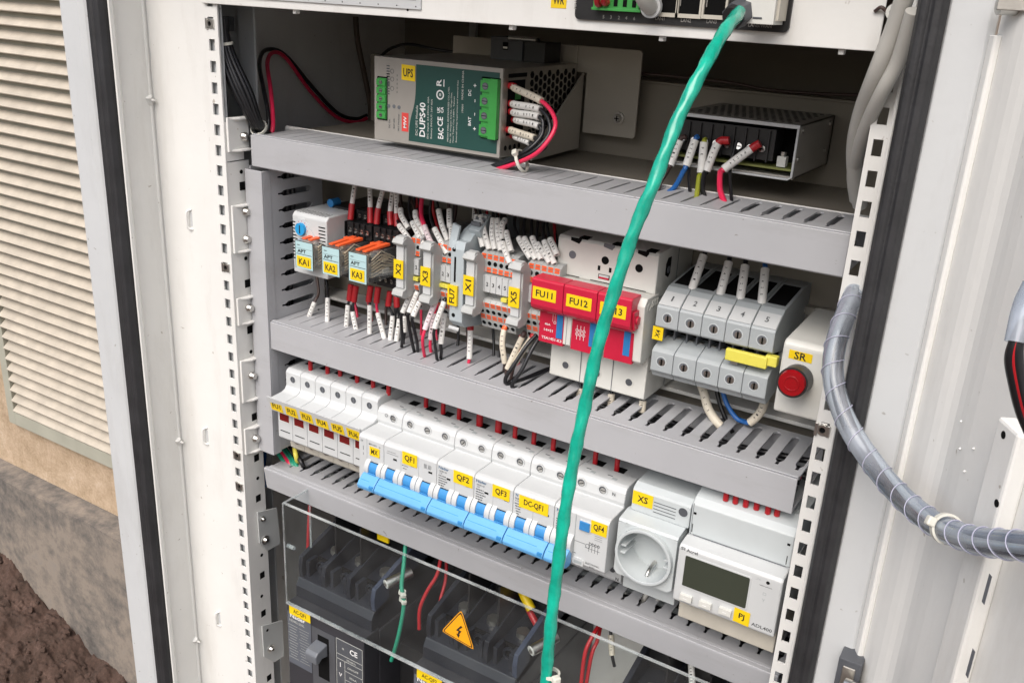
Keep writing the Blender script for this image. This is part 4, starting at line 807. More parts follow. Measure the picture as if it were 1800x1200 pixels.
# ---------------------------------------------------------------- X4 terminals
X4M=mat('cool_grey_terminal',(.37,.40,.41),.4,var=.04,bump=.03,scale=60); p4=16.75; x4=382.2
X4P=[(125,-132),(108,-131),(62,-136.5),(58,-139),(46,-146.8),(45,-148),(45,-161.5),(47,-163),(66,-167),(74,-168),(74,-174),(60,-173.5),(47,-178),(44.5,-180),(44.5,-194.5),(48,-197.5),(50,-200.5),(53,-200.5),(125,-190)]
for k in range(5):
    a0=x4+k*p4; a1=a0+p4-.35; xc=(a0+a1)/2
    t=thing('terminal_block','large grey X4 screw terminal numbered %d, %s'%(k+1,('beside the fuse switch','second from the left','middle one','above the yellow jumper','beside the red lamp box')[k]),'terminal block',(xc,120,-165),'large grey screw terminals of group X4')
    MB().prism(X4P,a0,a1,'x',X4M).build('body',t,bev=.5)
    b=MB(); d=Vector((0,12,7.8)).normalized(); n=Vector((0,-d.z,d.y)); q=lambda x,s_,o:Vector((x,46.3,-146.6))+d*s_+n*o
    b.hexa([q(a0+.5,.3,.1),q(a1-.4,.3,.1),q(a1-.4,13,.1),q(a0+.5,13,.1)],[q(a0+.5,.3,.7),q(a1-.4,.3,.7),q(a1-.4,13,.7),q(a0+.5,13,.7)],WHITE); b.text(str(k+1),q(xc,7,.85),4.6,GINK,zd=d,w=(1.2 if k==0 else 2.6)); b.build('number_marker',t)
    for zz,yy in ((-154.6,45),(-187,44.5)):
        b=MB(); xx=xc+(.3 if zz>-160 else -.4); b.ring((xx,yy,zz),(0,-1,0),3.2,3.9,.2,LGREY,24); b.cyl((xx,yy+.05,zz),(xx,yy-.1,zz),3.25,MIDG,20); b.cyl((xx+.6,yy-.1,zz-.5),(xx+.6,yy-.2,zz-.5),2.5,STEEL,18); an=random.uniform(.9,2.2); b.box(xx-.3,xx+.9,yy-.35,yy-.2,zz-2.6,zz+2,HOLE)
        b.build('terminal_screw',t)
    b=MB(); b.box(a0+1.8,a1-1.6,66,106,-136,-131.2,HOLE) if False else b.hexa([(a0+2,68,-135.9),(a1-2,68,-135.9),(a1-2,104,-131.8),(a0+2,104,-131.8)],[(a0+2,68,-135.4),(a1-2,68,-135.4),(a1-2,104,-131.3),(a0+2,104,-131.3)],HOLE); b.build('wire_funnel',t)
    b=MB()
    for dx in (2.2,9.6): b.box(a0+dx,a0+dx+1,58,76,-175,-166,MIDG); b.box(a0+dx+1,a0+dx+4.5,70,71,-173,-168.5,HOLE); b.box(a0+dx+1,a0+dx+4,62,66,-174.2,-173.2,DSTEEL)
    b.build('bridge_slot',t)
t=thing('label_tab','small tilted yellow label X4 on the left side of the large grey terminals','label',(384,48,-168)); sticker(t,None,0,0,0,0,0) if False else None
a=P(1148,575,46); c=P(1164,597,46); b=MB(); b.box(a.x,c.x,46,46.8,c.z-1,a.z+1,YEL); b.text('X4',((a.x+c.x)/2,45.8,(a.z+c.z)/2),3.4,INK,xd=(.15,0,1),zd=(-1,0,.15),w=5.6); b.build('label',t)
a=P(1276,611,42); c=P(1360,627,42); b=MB(); b.box(a.x,c.x-4,42,46,a.z-8.5,a.z-.5,YELJ); b.box(c.x-6,c.x+2,44,50,a.z-6.5,a.z+.5,YELJ); b.box(a.x+3,a.x+8,46,60,a.z-12,a.z-8,DSTEEL)
tag(b.build('jumper_bar',bev=.6),'pale yellow jumper bar bridging terminals 4 and 5 of group X4','jumper')
# SR lamp box
t=thing('lamp_box','white box with yellow label SR and a round red lamp, right of the X4 terminals','lamp box',(490,100,-170))
b=MB(); b.prism([(30,-194.5),(30,-148),(33,-145.3),(105,-143),(105,-198)],475.5,505,'x',OFFW); b.build('housing',t,bev=1.6)
a=P(1388,613,29.5); c=P(1426,640,29.5); sticker(t,'SR',a.x,c.x,c.z+.6,a.z-.3,29.7,h=5,sl=-.02)
c=P(1392,673,15); b=MB(); b.cyl((c.x,30.5,c.z-2),(c.x,15.5,c.z),9.6,BLACK,40); b.build('bezel',t,bev=.5)
b=MB(); b.cyl((c.x,15.6,c.z),(c.x,13.6,c.z),8.6,RLENS,40,r1=8); 
b.ring((c.x,13.5,c.z),(0,-1,0),4,5,.3,RLENS,30); b.build('red_lens',t,bev=.3)
# ---------------------------------------------------------------- compartment wires
G='wires entering the relays from above'
for i,(p0,p1,p2,col) in enumerate((((625,318),(619,358),(616,386),PINK),((650,322),(651,365),(651,392),BLK),((675,328),(665,366),(662,394),BLK),((691,333),(686,372),(687,396),PINK),((697,335),(697,376),(698,398),BLK))):
    W('wire with white sleeve and red ferrule entering relay sockets from above, %s from the left'%('first','second','third','fourth','fifth')[i],[(*p0,66),(*p1,60),(*p2,57)],BLK,1.2,sl=(0,1),fer=(1,2),grp=G,rs=2.1,fr=2.6)
G='wires leaving the relays below'
for i,(a,b_,c,d,col,wr) in enumerate((((617,500),(614,528),(612,536),(608,586),BLK,1),((626,503),(622,530),(620,548),(629,592),BLK,1),((652,503),(648,530),(650,536),(650,594),BLK,1),((665,505),(662,532),(664,550),(676,596),PINK,1),((686,512),(683,538),(690,555),(686,600),BLK,1),((697,514),(698,540),(702,560),(697,600),BLK,1))):
    W('wire with red ferrule and white sleeve hanging below the relays, %s from the left'%('first','second','third','fourth','fifth','sixth')[i],[(*a,60),(*b_,58),(*c,58),(*d,52),(d[0]+3,d[1]+14,52)],col,1.2,sl=(2,3),fer=(0,1),grp=G,rs=2.2,fr=2.7)
W('wire with slanting white sleeve, lower left corner below the thermostat',[(557,485,70),(560,515,64),(553,531,58),(538,570,50),(534,580,50)],BROWN,1.2,sl=(2,3),rs=2.2)
W('wire with upright white sleeve below relay KA1',[(573,490,70),(576,510,66),(576,524,60),(575,568,52),(571,576,50)],BLK,1.2,sl=(2,3),rs=2.2)
G='wires entering the terminal blocks from above'
TW=[((704,368),(706,380),(718,401),'X2',BROWN,62),((730,372),(732,385),(747,413),'X2',BROWN,62),((702,396),(712,410),(726,431),'X2',BLK,56),((725,391),(733,407),(744,431),'X2',BLK,56),
((771,369),(777,395),(787,423),'X3',BLK,62),((790,369),(790,385),(791,400),'X3',BROWN,62),((746,397),(757,425),(769,444),'X3',PINK,56),((764,402),(774,422),(786,446),'X3',BLK,54),((793,397),(794,412),(795,426),'X3',BLK,56),
((838,379),(842,405),(849,434),'X1',BROWN,58),((845,379),(852,410),(860,438),'X1',BLK,57),((867,384),(865,410),(870,438),'X1',BLK,58),((874,385),(875,410),(880,440),'X1',BLK,57),((887,386),(883,395),(881,420),'X1',BLK,60),((883,426),(889,444),(897,463),'X1',BLK,52),((890,407),(894,425),(899,442),'X1',BLK,57),
((912,418),(922,437),(933,454),'X5',BLK,58),((922,418),(932,437),(942,456),'X5',BLK,57),((936,417),(943,435),(951,456),'X5',BLK,58),((945,428),(955,443),(967,462),'X5',BLK,56),((957,424),(965,443),(975,464),'X5',BLK,57),((967,420),(973,433),(979,448),'X5',BLK,58)]
cnt={}
for a,m_,c,g_,col,y in TW:
    cnt[g_]=cnt.get(g_,0)+1; o=('first','second','third','fourth','fifth','sixth','seventh')[cnt[g_]-1]
    up=(a[0]-3+random.uniform(-5,3),P and (a[1]-22),y+6); top=(up[0]+2,331+(up[0]-680)*.195,y+12)
    W('%s wire into terminal group %s from above, %s counted from the left'%({'BLK':'black','PNK':'red'}['PNK' if col is PINK else 'BLK'] if col is not BROWN else 'brown',g_,o),[top,up,(*a,y-2),(*m_,y-6),(*c,y-9)],col,(1.9 if col is PINK else 1.15),sl=(2,4),grp=G,rs=2.35,slc=SLV if col is not PINK else mat('pinkish_sleeve',(.72,.60,.62),.45,var=.05))
W('short red wire behind the sleeves above terminal group X3',[(760,340,72),(762,372,72),(770,402,66),(776,440,58)],DRED,1.3)
W('red ferruled wire with white sleeve behind the FU7 terminal',[(835,362,80),(834,385,78),(833,395,76),(832,415,74)],BROWN,1.3,sl=(0,1),fer=(2,3),rs=2.2)
G='wires leaving the terminal blocks below'
def low(label,pts,col,sl,**k): W(label,pts,col,k.pop('r',1.35),sl=sl,grp=G,rs=2.35,**k)
low('black wire with white sleeve leaving block X2, front left',[(724,508,46),(724,512,44),(708,549,38),(705,560,38),(707,595,40),(704,620,48)],BLK,(1,2))
low('black wire with white sleeve leaving block X2, front middle',[(734,508,46),(734,513,44),(719,549,36),(717,560,36),(724,600,38),(731,628,46)],BLK,(1,2))
low('black wire with white sleeve leaving block X2, front right',[(738,525,44),(738,530,43),(726,556,36),(725,565,36),(733,600,40),(735,628,46)],BLK,(1,2))
low('black wire with white sleeve behind the others under block X2',[(712,545,56),(711,556,54),(711,584,50),(709,600,50),(711,615,54)],BLK,(1,2))
low('red wire bowing forward under terminal group X3',[(770,520,45),(766,529,42),(747,579,33),(743,602,32),(748,634,42),(751,640,48)],PINK,(2,2) if False else (1,2),fer=(0,1),fc=PINK,slc=mat('pinkish_sleeve',(.72,.60,.62)),fr=1.9)
low('second red wire, behind, under terminal group X3',[(772,535,52),(764,550,52),(757,596,50),(757,615,50),(762,632,54)],PINK,(1,2),slc=mat('pinkish_sleeve',(.72,.60,.62)))
low('black wire with long white sleeve bowing forward under FU7',[(783,525,45),(781,530,42),(764,577,34),(764,600,34),(770,640,42),(775,628,50)],BLK,(1,2))
low('black wire with white sleeve, second under FU7',[(784,545,50),(782,550,48),(775,604,42),(776,618,42),(773,640,46)],BLK,(1,2))
low('wire with red ferrule and straight white sleeve hanging under FU7',[(827,566,56),(827,580,55),(825,630,50),(822,640,52)],PINK,(1,2),fer=(0,1),fr=2.7)
low('wire with yellowed sleeve hanging under block X1',[(890,573,50),(886,580,48),(883,605,44),(887,637,44),(886,650,50)],BROWN,(1,3),slc=SLVC,fer=(0,1),fc=ORG,fr=2.2)
low('wire with long blank cream sleeve under bracket X5',[(922,585,48),(918,592,46),(892,648,40),(890,660,42)],BROWN,(1,2),slc=SLVC,fer=(0,1),fc=BROWN,fr=2)
low('wire with blank cream sleeve behind the black loops',[(936,588,50),(934,594,48),(906,638,42),(898,665,44)],BROWN,(1,2),slc=SLVC,fer=(0,1),fc=DRED,fr=2)
for i,dx in enumerate((0,1)):
    W('%s of two black wires looping over the middle duct beside the fuse switch'%('left' if i==0 else 'right'),[(943+dx*6,588+dx*4,50),(925+dx*10,608+dx*6,42),(904+dx*13,640+dx*10,34),(889+dx*12,664+dx*10,30),(893+dx*12,674+dx*8,32),(920+dx*8,666+dx*9,48),(958,650+dx*12,72),(985,642+dx*12,90)],BLK,1.6,grp='black wires looping over the middle duct')
G='wires into the X4 terminals from above'
for i,(u0,a,c,col,tx) in enumerate((((1243,438),(1237,449),(1215,513),BLK,'X4:1'),((1283,450),(1281,461),(1264,525),BLK,'X4:2'),((1311,456),(1310,467),(1300,533),BLK,'X4:3'),((1345,464),(1345,473),(1338,541),BLUEW,' '))):
    W('thick wire with white sleeve going up from X4 terminal %d'%(i+1),[(u0[0]+2,u0[1]-14,88),(*u0,84),(*a,80),((a[0]+c[0])/2,(a[1]+c[1])/2,72),(*c,66),(c[0]-1,c[1]+9,66)],col,1.7,sl=(2,4),fer=(4,5),grp=G,rs=3.0,txt=tx if i<3 else 'X4:5',fr=2.7)
W('white sleeved wire curving down under X4 terminal 2',[(1232,672,80),(1238,692,76),(1246,720,72),(1266,748,68),(1280,755,76)],BLK,1.6,sl=(0,3),rs=3.3,slc=SLVC)
W('blue wire curving down under X4 terminal 3',[(1268,680,80),(1278,710,78),(1295,735,74),(1312,742,76)],BLUEW,1.8)
W('blue wire with cream sleeve curving down under X4 terminal 5',[(1345,700,78),(1338,722,74),(1318,742,72),(1300,738,76)],BLUEW,1.8,sl=(0,2),rs=3.1,slc=SLVC)
W('black wire curving down between the white sleeves under the X4 terminals',[(1258,676,84),(1264,705,82),(1275,735,80),(1288,760,80)],BLK,1.7)
for i,(px,py) in enumerate(((1075,700),(1130,712),(1020,690))):
    W('short white sleeved wire dropping from the fuse switch into the duct, %s'%('middle','right','left')[i],[(px,py-22,66),(px,py-8,64),(px-2,py+12,62),(px-4,py+26,62)],BLK,1.3,sl=(1,2),rs=2.8,slc=SLVC)
for i,(p,q,c_) in enumerate((((512,565),(530,573),SLV),((522,560),(540,574),PINK),((500,566),(515,574),GRNI),((560,545),(563,574),BLK))):
    W('short %s wire end between vertical duct and middle duct'%('white','red','green','black')[i],[(*p,72),(*q,48)],c_,1.5)
# ---------------------------------------------------------------- fuse holders FU1..FU6
fp=17.8; fx0=45.0
FUP=[(120,-276),(60,-276),(58,-274),(26,-274),(23,-275.5),(22,-277.5),(22,-290),(20,-293),(16,-294.5),(3,-295.5),(2.6,-300),(9,-306),(10.5,-310),(10.5,-336.5),(12,-338.5),(24,-338.5),(24.5,-340),(25,-353),(28,-356),(120,-356)]
for k in range(6):
    a0=fx0+fp*k; a1=a0+fp-.35; xc=(a0+a1)/2
    t=thing('fuse_holder','white fuse holder with dark red window below label FU%d, %s'%(k+1,('leftmost of the row','second in the row','third in the row','fourth in the row','fifth in the row','last before the circuit breakers')[k]),'fuse holder',(xc,120,-315),'white fuse holders in the breaker row')
    b=MB(); b.prism([(120,-276),(60,-276),(58,-274),(26,-274),(23,-275.5),(22,-277.5),(22,-290),(20,-293),(16,-294.5),(3,-295.5),(2.6,-300),(9,-306),(10.5,-310),(10.5,-336.5),(12,-338.5),(120,-338.5)],a0,a1,'x',WHITE); b.build('housing',t,bev=.7)
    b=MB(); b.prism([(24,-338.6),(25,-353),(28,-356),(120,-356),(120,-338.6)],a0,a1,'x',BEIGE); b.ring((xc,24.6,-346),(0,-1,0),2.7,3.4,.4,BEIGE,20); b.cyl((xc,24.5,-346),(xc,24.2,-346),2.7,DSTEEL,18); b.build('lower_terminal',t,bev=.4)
    b=MB(); b.ring((xc,22,-283),(0,-1,0),3.0,4.0,.25,WHITE,24); b.cyl((xc,22,-283),(xc,21.85,-283),3.05,DGREY,20); b.box(xc-.4,xc+.4,21.7,21.85,-285,-281,MIDG); b.build('screw_hole',t)
    b=MB(); b.box(a0+2,a1-2.4,10.1,10.5,-320.5,-311.5,OFFW); b.box(a0+2.9,a1-3.3,9.9,10.1,-319.6,-312.4,DKRED); b.build('window',t)
    b=MB(); b.box(a0+3,a1-3,10.25,10.5,-330.2,-329.5,HOLE); b.box(xc-3,xc+3,40,52,-273.95,-273.7,HOLE) 
    for q in range(3): b.box(a0+3.5+q*2,a1-3-q,28+q*2.2,28.4+q*2.2,-273.98,-273.8,MGREY)
    b.build('slot_marks',t)
t=thing('label_carrier','long white label strip carrying yellow labels FU1 to FU6 in front of the fuse holders','label strip',(100,0,-300))
lx0=fx0-.6; lx1=fx0+6*fp-1; b=MB(); b.hexa([(lx0,3.2,-308),(lx1,3.2,-308),(lx1,4.6,-308),(lx0,4.6,-308)],[(lx0-1,-.8,-294),(lx1,-.8,-294),(lx1,.8,-294),(lx0-1,.8,-294)],WHITE); b.build('strip',t,bev=.25)
for k in range(6):
    a0=fx0+fp*k+(.9 if k else .6); sticker(t,'FU%d'%(k+1),a0+.6,a0+14.8,-306.6-.2*(k%2),-296.4-.35*(k%3),.05,h=5.2,w=9.5,dy=2.4,sl=-.02)
# ---------------------------------------------------------------- circuit breakers
NOS=[(120,-283.5),(44,-283.5),(42,-281),(27,-281),(24,-282),(22,-285.5),(21,-292.5),(22,-296.2),(2,-296.4),(-1,-297.4),(-2.2,-299.5),(-2.2,-339),(0,-341.2),(18,-342.4),(19.5,-344),(27,-345),(28.5,-347),(30,-365),(33,-368.5),(120,-368.5)]
BW=WHITE
def breaker(name,label,xs,x1,texts,lab,labx,poles,cat='circuit breaker',half=0):
    t=thing(name,label,cat,((xs+x1)/2,120,-325),'white modular circuit breakers with blue levers'); a1=x1-.35
    MB().prism(NOS,xs,a1,'x',BW).build('housing',t,bev=.7)
    b=MB()
    for i,x in enumerate(poles):
        c=x+8.95; 
        b.box(x-.12,x+.12,-2.35,-2.15,-339,-299,MGREY) if i else None
        bm=b; b=MB(); b.ring((c-.6,21.6,-287.5),(0,-1,0),3.0,4.1,.5,WHITE,24); b.cyl((c-.6,21.8,-287.5),(c-.6,21.2,-287.5),3.0,DGREY,20); b.cyl((c-.2,21.2,-287.8),(c-.2,20.9,-287.8),2.2,STEEL,18); an=random.uniform(-.6,.9); q=Vector((math.cos(an),0,math.sin(an))); e=Vector((-q.z,0,q.x)); o=Vector((c-.2,20.88,-287.8)); b.add([o+q*2+e*.3,o-q*2+e*.3,o-q*2-e*.3,o+q*2-e*.3],[(0,1,2,3)],HOLE); b.build('terminal_screw',t); b=MB(); b.box(c-4,c+4,46,54,-283.45,-283.2,HOLE); b.box(c-3,c+1,33,33.8,-280.98,-280.8,GINK); b.box(c+2,c+6,29,32,-280.98,-280.8,MGREY); b.build('top_entry',t); b=bm
        b.box(c+1,c+4.6,-2.5,-2.2,-309.9,-308.3,HOLE); b.box(c+.2,c+4.8,-2.35,-2.2,-310.6,-307.8,WHITE)
    b.build('pole_windows',t)
    b=MB()
    for (s_,x,z,h,w,m) in texts:
        if s_[0] in '~-':
            q=x-w/2
            while q<x+w/2-.5:
                l=min(random.uniform(.5,2.2),x+w/2-q); b.box(q,q+l,-2.32,-2.2,z-h*.5,z+h*(.55 if s_[0]=='~' else .5),GINK); q+=l+(.35 if s_[0]=='~' else .05)
        else: b.text(s_,(x,-2.35,z),h,m,w=w)
    if texts: b.build('print',t)
    if lab:
        sticker(t,lab,*labx,h=(labx[3]-labx[2])*.56,w=(labx[1]-labx[0])*.66)
    return t
LY=-2.72
XB=178.3; pw=17.85
def poleX(i): return XB+pw*i
def spec(x,nader=True,code='NDB1-63',c='C10'):
    o=[(code,x+6.2,-304.2,1.3,7,GINK),(c,x+4.1,-306.1,1.3,2.6,GINK)]
    if nader: o.insert(0,('Nader',x+6.8,-301.2,2.4,9.6,BINK))
    for i,(w_,dx) in enumerate(((9,6.5),(8,6),(9,6.5),(7,5.5),(6,5),(5,4.6))): o.append(('~~~~~~~',x+dx,-308.4-i*2.1,.8,w_,GINK))
    return o
tr=breaker('circuit_breaker','narrow white auxiliary module with small yellow label MX, left of QF1',151.5,178.3,[('OF',155,-302.3,1.4,2.6,GINK),('MX+OF1',166.5,-303,1.4,8,GINK),('|',156.5,-308.5,4,.4,INK),('|',156.5,-314,2.5,.4,INK),('>',174,-303.2,1.4,1.5,GINK)],'MX',(163.5,174,-313,-304.8,LY),[160.45])
b=MB(); b.box(160.2,160.5,-2.4,-2.2,-339,-299,MGREY)
for q in range(6): b.box(155+q*3.2,155.3+q*3.2,26,26.2,-292,-285,GINK)
b.ring((162,20.9,-286),(0,-1,0),1.2,1.5,.2,GINK,12); b.ring((168,20.9,-286),(0,-1,0),1.2,1.5,.2,GINK,12); b.build('wiring_diagram',tr)
breaker('circuit_breaker','three-pole white circuit breaker with yellow label QF1',poleX(0),poleX(3),[('------------',poleX(0)+8,-303.5,.25,9,GINK),('-----------------',poleX(0)+9,-305.4,.25,12,GINK),('||| )))',poleX(2)+9,-305,4,7,GINK),('~~~~',poleX(1)+4,-311.5,.5,6,GINK),('~~~',poleX(1)+4,-314,.5,4,GINK)],'QF1',(poleX(1)+1.5,poleX(2)-1.4,-309.4,-298.4,LY),[poleX(0),poleX(1),poleX(2)])
breaker('circuit_breaker','two-pole white circuit breaker with yellow label QF2',poleX(3),poleX(5),spec(poleX(3))+[('> >',poleX(4)+9,-307,1.6,6,GINK)],'QF2',(poleX(4)-1.3,poleX(5)-1.2,-309.5,-298.8,LY),[poleX(3),poleX(4)])
breaker('circuit_breaker','two-pole white circuit breaker with yellow label QF3',poleX(5),poleX(7),spec(poleX(5))+[('> >',poleX(6)+9,-307,1.6,6,GINK)],'QF3',(poleX(6)-.6,poleX(7)-3,-309.3,-299,LY),[poleX(5),poleX(6)])
breaker('circuit_breaker','two-pole white circuit breaker with long yellow label DC-QF1',poleX(7),poleX(9),[('N',poleX(7)+3.2,-301.2,2.2,2,BINK),('NDB',poleX(7)+3.5,-304,1.3,3.6,GINK),('C10',poleX(7)+3.5,-306,1.3,3.2,GINK)]+[('~~~~~~~',poleX(7)+5,-308.4-i*2.1,.8,7-i,GINK) for i in range(5)],'DC-QF1',(poleX(7)+5.5,poleX(9)-5,-310,-299.8,LY),[poleX(7),poleX(8)])
tq=breaker('circuit_breaker','widest white residual current breaker with yellow label QF4 and a blue test button',poleX(9),383.6,spec(poleX(9)),'QF4',(369.3,382.2,-309.6,-299.4,LY),[poleX(9),poleX(10)])
b=MB(); xb=poleX(10)+1.5; b.box(xb-1.3,xb-1,-2.4,-2.2,-340,-300,MGREY); a=P(1019,915,-4); c=P(1035,936,-4); b.box(a.x-.6,c.x+.8,-3,-2.2,c.z-.8,a.z+.4,WHITE); b.box(a.x,c.x,-4,-3,c.z,a.z,BLUT)
for q in range(6): b.box(a.x+.3,c.x-.3,-4.2,-4,c.z+.5+q*1.1,c.z+.8+q*1.1,BLUE_D if False else BLUS)
b.build('test_button',tq,bev=.1)
b=MB()
b.ring((368,-2.3,-322),(0,-1,0),1.5,1.8,.1,GINK,14); b.box(357,366,-2.35,-2.25,-321.2,-320.9,GINK); b.box(357,357.3,-2.35,-2.25,-323,-317,GINK)
for q in range(4): b.box(369+q*2.4,369.3+q*2.4,-2.35,-2.25,-326,-318,GINK); b.ring((370+q*2.2,-2.3,-319.5),(0,-1,0),.8,1.1,.1,GINK,10)
b.box(366,378,-2.35,-2.25,-323.7,-323.5,GINK)
b.text('ELECTRONIC',(373,-2.35,-336.2),1.5,GINK,w=11); b.text('RCD',(373,-2.35,-338.4),1.2,GINK,w=4); b.box(355,359,-2.35,-2.25,-331.5,-331,GINK); b.text('N',(374.5,20.6,-287.5),2.6,GINK); b.text('N',(380.5,29,-363),2.6,INK)
for q in range(3): b.text('~~~~~~',(376,-2.35,-311.5-q*1.6),.45,GINK,w=6)
b.prism([(357,-340),(366,-340),(366,-335.5),(364.5,-334.5),(358.5,-334.5),(357,-335.5)],-3,-2.2,'y',WHITE); b.box(358.2,364.8,-3.1,-3,-339,-336.6,MGREY); b.cyl((376,29.4,-356),(376,28.9,-356),2.6,DGREY,16); b.build('print_and_clip',tq,bev=0)
# toggles (rocker barrel with white side rings and blue centre) and blue levers
def lever(xs,n,par_label,first):
    t=thing('toggle_lever',par_label,'lever',(xs+n*pw/2,-5,-325),'bright blue breaker levers with white rings')
    cy,cz,r=1.5,-325,8.6
    b=MB(); b.cyl((xs+.4,cy,cz),(xs+n*pw-.6,cy,cz),r-1.2,BLUT,40); b.box(xs+1,xs+n*pw-1,-3.0,-2.3,-319.4,-318.6,INK); b.build('barrel',t)
    b=MB()
    for i in range(n):
        x=xs+i*pw
        for u0,u1 in ((.35,4.6),(pw-4.7,pw-.3)):
            b.cyl((x+u0,cy,cz),(x+u1,cy,cz),r,WHITE,44)
    b.build('white_rings',t,bev=.5)
    b=MB(); b.prism([(-4.5,-328.6),(-7.8,-327.6),(-13.4,-332),(-15.6,-335.6),(-15,-338.6),(-11,-341.4),(-5,-342),(-3,-340),(-3,-331)],xs+.2,xs+n*pw-.5,'x',BLU)
    b.build('blue_bar',t,bev=.6)
    b=MB(); b.box(xs+n*pw-5.2,xs+n*pw-1.2,-15.7,-13,-336.4,-333.6,BLUT); b.box(xs+2,xs+n*pw-7,-12.6,-11.0,-331.6,-331.1,BLUT); 
    for i in range(n): b.box(xs+i*pw+4.8,xs+i*pw+pw-4.9,-8.6,-6.4,-328.9,-328.2,BLUT); b.box(xs+i*pw+4.8,xs+i*pw+pw-4.9,-7.7,-6.6,-327.4,-326.6,BLUT)
    b.build('bar_ridges',t,bev=.2)
lever(160.45-4.6+4.6,1,'short blue lever with white rings under label MX',0)
lever(poleX(0),3,'long blue three-pole lever with white rings under label QF1',0)
lever(poleX(3),2,'blue two-pole lever with white rings under label QF2',0)
lever(poleX(5),2,'blue two-pole lever with white rings under label QF3',0)
lever(poleX(7),2,'blue two-pole lever with white rings under label DC-QF1',0)
lever(poleX(9),1,'short blue lever partly hidden by the green cable, on breaker QF4',0)
# red ferrules entering the breaker tops
def topfer(pts,y,zb,who,labels,fat=()):
    for i,(px,py) in enumerate(pts):
        c=PZ(px,py,zb); y_=min(max(c.y,y-8),y+14); c=Vector((c.x,c.y,zb)); r=2.9 if i in fat else 2.0
        t=thing('wire','black wire with red ferrule entering %s from above, number %d from the left'%(who,i+1),'wire',c,'red ferrules in the tops of the breaker row')
        up=Vector((c.x+random.uniform(-1.5,1.5),c.y+random.uniform(4,9),-257))
        MB().tube(catmull([c+Vector((0,0,11)),c+Vector((.5,2,15)),up],4),1.3,random.choice([BLK,SLV,BLK,BLUEW]),8).build('insulation',t)
        MB().tube([c+Vector((0,0,-2)),c+Vector((0,0,6)),c+Vector((0,.4,12))],r,DRED,12).build('ferrule',t)
topfer([(546,650),(576,656),(598,660),(628,671),(656,680),(683,690)],34,-274,'the fuse holders',None)
topfer([(749,712),(779,724),(807,733)],36,-282,'breaker QF1',None)
topfer([(843,745),(876,758)],36,-282,'breaker QF2',None,(0,1))
topfer([(905,769),(938,779)],36,-282,'breaker QF3',None)
topfer([(972,791),(1008,800)],36,-282,'breaker DC-QF1',None)
topfer([(1046,812),(1084,824)],36,-282,'breaker QF4',None)
# ---------------------------------------------------------------- socket XS
t=thing('socket_outlet','grey round-pin socket outlet with tilted yellow label XS, between QF4 and the energy meter','socket',(411,120,-310),)
XG=LGREY; sx0,sx1=389.5,434.2
b=MB(); b.prism([(120,-272),(58,-272),(24,-272.4),(19,-275),(18,-277),(18,-293.2),(120,-293.2)],sx0+.5,sx1,'x',XG); b.build('upper_body',t,bev=.7)
fcx,fcz,fr=409.6,-317.5,19.2; fx1=432.3; fxa=387.2
b=MB(); b.prism([(22,-293.4),(18,-293.2),(6,-295),(4.6,-296.6),(22,-296.6)],fxa,fx1,'x',XG)
b.holeplate(fxa,fx1,-340,-296.6,fcx,fcz,fr,4.6,22,XG); b.build('front_body',t,bev=0)
b=MB(); b.box(fxa+.5,fx1-.3,22.1,120,-341,-293.4,XG); b.box(fxa+2,fx1-2,20,120,-360,-341,XG); b.build('rear_body',t,bev=.4)
b=MB(); b.ring((fcx,4.7,fcz),(0,-1,0),fr,fr+2.3,4.2,XG,56); b.build('outer_ring',t,bev=.5)
b=MB(); n=56; vs=[(fcx+fr*math.cos(2*PI*k/n)*q,y,fcz+fr*math.sin(2*PI*k/n)*q) for y,q in ((2,.999),(30,.93)) for k in range(n)]
b.add(vs,[(k,n+k,n+(k+1)%n,(k+1)%n) for k in range(n)],XG,True); b.add(vs[n:],[tuple(range(n))],XG); b.build('recess',t)
b=MB(); 
for dx in (-8.5,8.5): b.cyl((fcx+dx*.9,29.9,fcz+dx*.15),(fcx+dx*.9,29.6,fcz+dx*.15),2.7,HOLE,20)
b.ring((fcx-7.6,29.9,fcz+1),(0,-1,0),2.7,3.2,.3,XG,20); b.build('pin_holes',t)
b=MB()
for sg in (-1,1):
    for dz in (2.5,-3.5): b.box(fcx+sg*(fr-.5),fcx+sg*(fr-4.6),4,28,fcz+dz-.7,fcz+dz+.7,XG)
b.build('guide_ribs',t,bev=.3)
b=MB(); b.tube(catmull([(fcx+2,29,fcz-fr+4),(fcx+2,20,fcz-fr+5.5),(fcx+2,12,fcz-fr+4),(fcx+2,8,fcz-fr+1)],4),1.5,STEEL,10); b.box(fcx-.5,fcx+4,28.8,29.8,fcz-fr+2.5,fcz-fr+7,HOLE); b.tube([(fcx+2,29,fcz+fr-4),(fcx+2,14,fcz+fr-4.5)],1.5,STEEL,10); b.build('earth_contact',t)
b=MB(); c=P(1102,921,4.5); b.ring((c.x,4.5,c.z),(0,-1,0),1.1,1.6,.25,XG,16)
c=P(1201,900,18); b.ring((c.x,18,c.z),(0,-1,0),3.4,4.0,.3,XG,24); b.cyl((c.x,18,c.z),(c.x,17.85,c.z),3.4,DGREY,22)
a=P(1150,880,18); c=P(1188,900,18)
for q in range(4): b.box(a.x,c.x,17.85,18,a.z-1-q*2.6,a.z-.5-q*2.6,DGREY)
b.build('slits_and_hole',t)
a=P(1116,862,17.6); c=P(1150,886,17.6); sticker(t,'XS',a.x-1.2,c.x-1.2,-287.3,-277,17.6,h=5.2,w=8)
